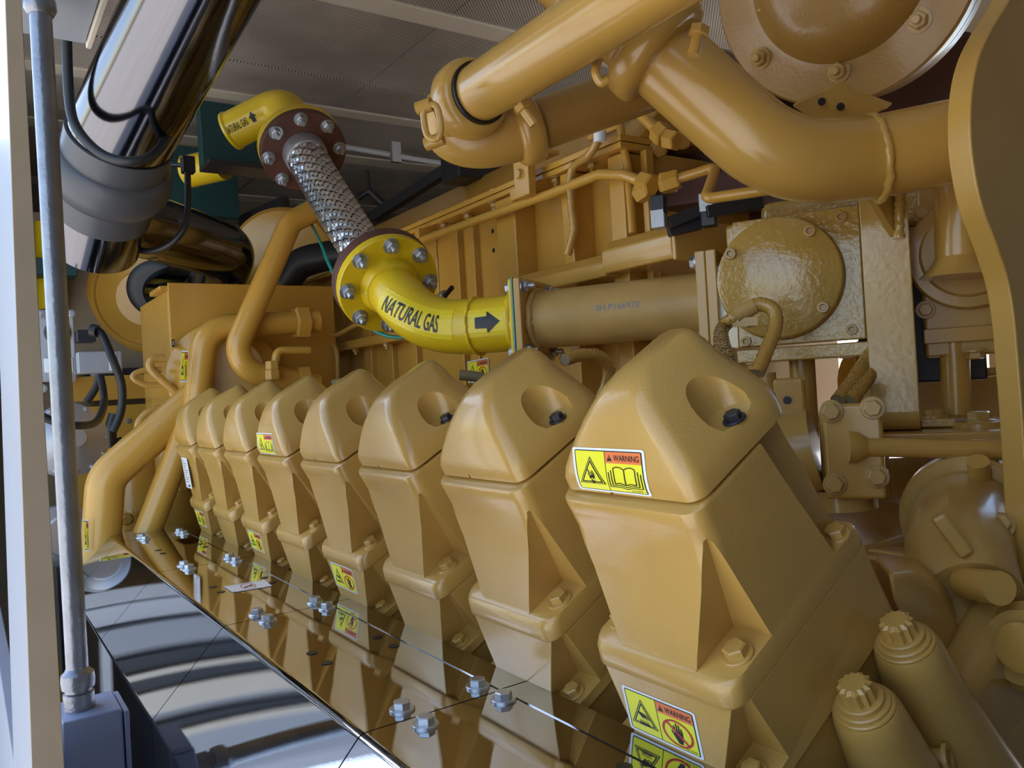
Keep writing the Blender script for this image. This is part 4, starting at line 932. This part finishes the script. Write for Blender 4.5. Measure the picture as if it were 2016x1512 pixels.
hexnut(atY(538, 748, 2.29), Z_, .022, .03, 'hex_nut', 'paint', fu); hexnut(atY(537, 728, 2.29), Z_, .020, .025, 'hex_nut', 'paint', fu)
# blocks between pipes and heads
fl = thing('oil_filter_base', 'tan cylindrical filter bases behind the pipes beyond the guard', 'filter')
for x, y, r in ((270, 985, .075), (345, 950, .09)):
    p = atY(x, y, 2.75); MB().lathe(p - Z_ * .25, Z_, [(r, 0), (r, .2), (r * 1.08, .21), (r * 1.08, .235), (r, .245), (r, .42)], 40).build('canister', 'amber', fl)
put('bolt', BA, atY(250, 1022, 2.62), -Y_, fl, .016)
tc2 = thing('thermostat_block', 'tan round housing behind the far end of the cover row', 'housing')
MB().lathe(atY(440, 740, 2.48) , V((-.3, -1, 0)), [(.16, -.1), (.16, 0), (.13, .02), (.12, .03)], 40).build('housing', 'amber', tc2)
# upper gas pipe and green beams
ug = thing('upper_gas_pipe', 'yellow gas pipe elbow reading NATURAL GAS above the dark red flange', 'pipe')
gp_ = fillet([atD(455, 258, 2.36), atD(560, 205, 2.33), Pb - hb * .0], .07, 12)
MB().tube(gp_, .054, 36).build('elbow', 'gas', ug, 0, 60); flange_disc(Pb - hb * .024, hb, .1145, .0235, .03).build('flange', 'gas', ug)
MB().lathe(gp_[0], (gp_[0] - gp_[1]).normalized(), [(.054, -.01), (.058, -.004), (.056, .004), (.03, .008)], 36).build('end_ring', 'gas', ug)
gd = (gp_[1] - gp_[0]).normalized(); gs = tilt(480, 232, 0, 1, 0); gs = (gs - gd * gs.dot(gd)).normalized(); gu = gd.cross(gs)
if gu.z < 0: gu = -gu
def gmap(t0, rot):
    def f(u, v, L):
        if rot: u, v = -v, u
        an = v / .054 + .1; return gp_[0] + gd * (t0 + u) + (gs * math.cos(an) + gu * math.sin(an)) * (.0544 + .0001 * L)
    return f
d = Decal(); d.fit('NATURAL GAS', 0, 0, .072, .022, 'black', 3); d.build('name_label', gmap(.040, False), ug, 'black lettering NATURAL GAS')
d = Decal(); d.poly([(-.006, -.012), (.006, -.012), (.006, .002), (.012, .002), (0, .018), (-.012, .002), (-.006, .002)], 'black', 5); vslice(d, 8, -.03, .03, .01).build('flow_arrow', gmap(.095, False), ug)
gb = thing('green_beam', 'dark green steel channel beam behind the yellow gas elbow', 'beam')
MB().box((0, 0, -.12), (.34, .05, .09), (atD(395, 250, 2.62), (X_, Y_, Z_))).build('web', 'green', gb, .003); MB().box((0, -.07, -.135), (.34, .05, -.12), (atD(395, 250, 2.62), (X_, Y_, Z_))).build('lower_flange', 'dark', gb, .003)
gb2 = thing('green_beam', 'dark green steel beam farther back behind the second yellow pipe', 'beam')
MB().box((0, 0, -.14), (.28, .05, .12), (atD(318, 345, 3.0), (X_, Y_, Z_))).build('web', 'green', gb2, .003)
g3 = thing('rear_gas_pipe', 'short yellow gas pipe lower and behind the first elbow', 'pipe'); MB().tube([atD(372, 338, 2.85), atD(440, 322, 2.8)], .056, 28).build('pipe', 'gas', g3)
MB().lathe(atD(372, 338, 2.85), ray(300, 370) - ray(372, 338), [(.056, -.01), (.06, 0), (.05, .012)], 28).build('end_ring', 'gas', g3)
# regulators and gas train at far left
rg_ = thing('gas_regulator', 'large grey cast regulator with a round diaphragm case behind the conduit', 'regulator')
rn = tilt(150, 862, 22, .6, -.2); rp_ = atD(140, 865, 2.3)
MB().lathe(rp_, rn, [(.10, -.06), (.105, -.01), (.105, .0), (.100, .004), (.09, .006), (.075, .02), (.04, .028), (.025, .045), (.01, .045)], 56).build('diaphragm_case', 'alu', rg_)
for k in range(12):
    a_, b_ = ortho(rn); an = 6.28318 * k / 12; put('bolt', BZ, rp_ + (a_ * math.cos(an) + b_ * math.sin(an)) * .096 + rn * .004, rn, rg_, .006, k)
MB().cyl(rp_ - rn * .05, V((rp_.x - .02, rp_.y + .02, 0)), .03, n=20).build('riser', 'dark', rg_)
lr = thing('lower_regulator', 'smaller pale grey round regulator below the large one', 'regulator')
MB().lathe(atD(128, 1055, 2.25), tilt(128, 1055, 20, .5, 0), [(.085, -.08), (.085, 0), (.078, .006), (.06, .01), (.055, .02), (.03, .022)], 44).build('case', 'alu', lr)
MB().cyl(atD(128, 1055, 2.31), V((atD(128, 1055, 2.31).x, atD(128, 1055, 2.31).y, 0)), .03, n=20).build('riser', 'dark', lr)
cbx = thing('actuator_box', 'pale blue-grey shut-off actuator box behind the conduit', 'control box')
ao = atY(78, 750, 2.3)
w_ = atY(152, 750, 2.3).x - ao.x; MB().box((0, 0, 0), (w_, .1, atY(78, 610, 2.3).z - ao.z), (ao, (X_, Y_, Z_))).build('body', 'grey', cbx, .004)
MB().lathe(atY(113, 655, 2.299), -Y_, [(.03, 0), (.03, .004), (.024, .006)], 28).build('dial', 'dark', cbx)
MB().box((.012, -.004, .02), (w_ * .9, .0, .055), (ao, (X_, Y_, Z_))).build('name_plate', 'lwhite', cbx, .001)
for q in ((78, 618), (140, 618), (84, 765), (140, 745)): put('bolt', BZ, atY(*q, 2.29), -Y_, cbx, .007)
ctl = thing('solenoid_housing', 'grey solenoid valve housing with label plate right of the actuator box', 'valve')
so_ = atY(155, 735, 2.6); MB().box((0, 0, 0), (.115, .08, .062), (so_, (X_, Y_, Z_))).build('body', 'grey', ctl, .004); MB().box((.08, -.002, .005), (.1, .002, .058), (so_, (X_, Y_, Z_))).build('label_plate', 'lwhite', ctl, .001)
MB().box((0, 0, .09), (.05, .06, .125), (so_, (X_, Y_, Z_))).build('coil', 'dark', ctl, .004); MB().box((.03, .08, .01), (.06, 3.42 - so_.y, .04), (so_, (X_, Y_, Z_))).build('bracket', 'dark', ctl, .003)
hs = thing('hose', 'black hose dropping from the solenoid past the regulator', 'hose')
MB().tube(spline([atY(180, 650, 2.5), atY(200, 658, 2.48), atY(225, 715, 2.45), atY(240, 760, 2.45), atY(238, 810, 2.45), atY(222, 850, 2.45)], 8), .011, 12).build('hose', 'rubber', hs); MB().cyl(atY(180, 650, 2.49), atY(192, 652, 2.48), .017, n=16).build('gland', 'rubber', hs)
hs2 = thing('hose', 'black hose curling across the round regulator', 'hose')
MB().tube(spline([atY(198, 740, 2.4), atY(205, 790, 2.35), atY(190, 830, 2.2), atY(150, 838, 2.1), atY(110, 830, 2.1), atY(82, 820, 2.1)], 8), .0095, 12).build('hose', 'rubber', hs2)
hs3 = thing('hose', 'short black hose from the solenoid toward lower left', 'hose'); MB().tube(spline([atY(196, 738, 2.5), atY(188, 765, 2.5), atY(170, 792, 2.5)], 6), .010, 12).build('hose', 'rubber', hs3)
hs4 = thing('hose', 'black hose hanging below the amber panel behind the thick pipe', 'hose'); MB().tube(spline([atY(226, 815, 2.9), atY(218, 850, 2.9), atY(224, 900, 2.9), atY(240, 870, 2.9), atY(246, 920, 2.9), V((atY(246, 920, 2.9).x + .01, 2.9, .6)), V((atY(246, 920, 2.9).x, 2.9, .01))], 8), .018, 12).build('hose', 'rubber', hs4)
am = thing('amber_panel', 'flat amber sheet metal panel with small screws behind the regulator', 'panel')
MB().box((.33, 3.3, .9), (.80, 3.31, 1.52)).build('sheet', 'amber', am, .002); MB().box((.33, 3.28, 1.54), (.80, 3.31, 1.63)).build('upper_sheet', 'amber', am, .002)
for q in ((248, 745), (253, 829), (170, 762), (184, 738)): put('screw', BZ, atY(*q, 3.298), -Y_, am, .007)
gd_ = thing('radiator_frame', 'grey-white steel frame panel around the air cleaner', 'panel'); MB().box((.16, 3.42, .6), (1.0, 3.46, 2.25)).build('panel', 'tan', gd_, .004)
MB().box((.16, 3.36, 1.62), (.62, 3.42, 1.66)).build('rail', 'dark', gd_, .003)
ly = thing('lower_gas_riser', 'yellow gas riser low down between the post and conduit', 'pipe')
MB().cyl(V((atD(104, 1140, 3.2).x, atD(104, 1140, 3.2).y, 0)), atD(104, 1140, 3.2), .036, n=24).build('pipe', 'gas', ly); MB().cyl(atD(104, 1215, 3.2), atD(107, 1260, 3.2), .044, n=24).build('union', 'green', ly)
uy = thing('upper_gas_riser', 'yellow gas riser with green band behind the conduit near the top left', 'pipe')
MB().cyl(atD(98, 440, 2.9), atD(100, 610, 2.9), .05, n=24).build('pipe', 'gas', uy); MB().box((-.07, -.06, -.03), (.07, .06, .03), (atD(105, 530, 2.85), (X_, Y_, Z_))).build('band', 'green', uy, .004)
# tan harness at the guard box
hr = thing('tan_harness', 'bundle of tan wiring looped left of the guard box', 'cable')
for k, pts in enumerate((((325, 705), (300, 708), (296, 725), (318, 748), (350, 775)), ((318, 728), (280, 730), (262, 742), (285, 757), (325, 760), (352, 778)), ((350, 800), (300, 808), (275, 830), (272, 855)))):
    MB().tube(spline([atY(*q, 2.5 + .01 * k) for q in pts], 8), .012 if k != 1 else .009, 10).build('strand', 'paint', hr)
# ceiling pipe, rods and black bracket
cpipe = thing('ceiling_conduit', 'thin pale conduit clipped across the ceiling behind the hose', 'conduit')
MB().tube([atD(640, 283, 3.2), atD(690, 291, 3.15), atD(888, 325, 3.1)], .011, 12).build('tube', 'white', cpipe); MB().box((-.02, -.012, -.03), (.02, .012, .05), (atD(779, 305, 3.12), (X_, Y_, Z_))).build('clip', 'zinc', cpipe, .003)
hg = thing('hanger_rod', 'thin ceiling hanger rod with a forked foot behind the braided hose', 'rod'); MB().cyl(atD(722, 335, 3.2), atD(728, 378, 3.2), .008, n=10).build('rod', 'dark', hg); MB().tube([atD(705, 388, 3.2), atD(728, 376, 3.2), atD(770, 415, 3.2)], .016, 8).build('fork', 'dark', hg)
crail = thing('ceiling_rail', 'dark steel rail running diagonally under the ceiling behind the plenum', 'rail'); q0, q1 = atD(770, 405, 3.1), atD(895, 325, 2.9); MB().box((-.1, -.018, -.02), ((q1 - q0).length + .05, .018, .02), (q0, ((q1 - q0).normalized(), *ortho(q1 - q0)))).build('rail', 'dark', crail, .002)
blk2 = thing('black_actuator', 'black box seen behind the return bend', 'box'); MB().box((-.07, -.05, -.07), (.12, .05, .04), (atD(925, 312, 2.3), (X_, Y_, Z_))).build('box', 'rubber', blk2, .006)
cbm = thing('ceiling_bracket', 'steel strut crossing behind the diagonal coolant pipe', 'strut'); q0, q1 = atD(478, 442, 3.3), atD(562, 402, 3.1); MB().box((0, -.02, -.03), ((q1 - q0).length, .02, .03), (q0, ((q1 - q0).normalized(), *ortho(q1 - q0)))).build('strut', 'dark', cbm, .002)
by = thing('round_shroud', 'round amber fan shroud behind the diagonal coolant pipe', 'shroud')
MB().lathe(atD(560, 520, 3.1), tilt(560, 520, 15, -.3, 0), [(.20, -.1), (.215, 0), (.20, .02), (.1, .04)], 48).build('shroud', 'amber', by); MB().tube(spline([atD(560, 560, 2.7), atD(590, 520, 2.7), atD(640, 505, 2.7), atD(680, 500, 2.7)], 6), .05, 16).build('black_hose', 'rubber', by)
# ------------------------------------------------------------------ put every thing's origin at its base
bpy.context.view_layer.update()
def descend(o):
    for c in o.children: yield c; yield from descend(c)
for o in [x for x in list(C.objects) if x.parent is None and x.type in ('EMPTY', 'MESH')]:
    if o.get('local'):
        del o['local']; continue
    pts = [c.matrix_world @ V(q) for c in [o] + list(descend(o)) if c.type == 'MESH' for q in c.bound_box]
    if not pts: continue
    lo = V([min(p[i] for p in pts) for i in range(3)]); hi = V([max(p[i] for p in pts) for i in range(3)])
    base = V(((lo.x + hi.x) / 2, (lo.y + hi.y) / 2, lo.z))
    if o.type == 'MESH': o.data.transform(Matrix.Translation(-base))
    o.location = base
    for c in o.children: c.location -= base
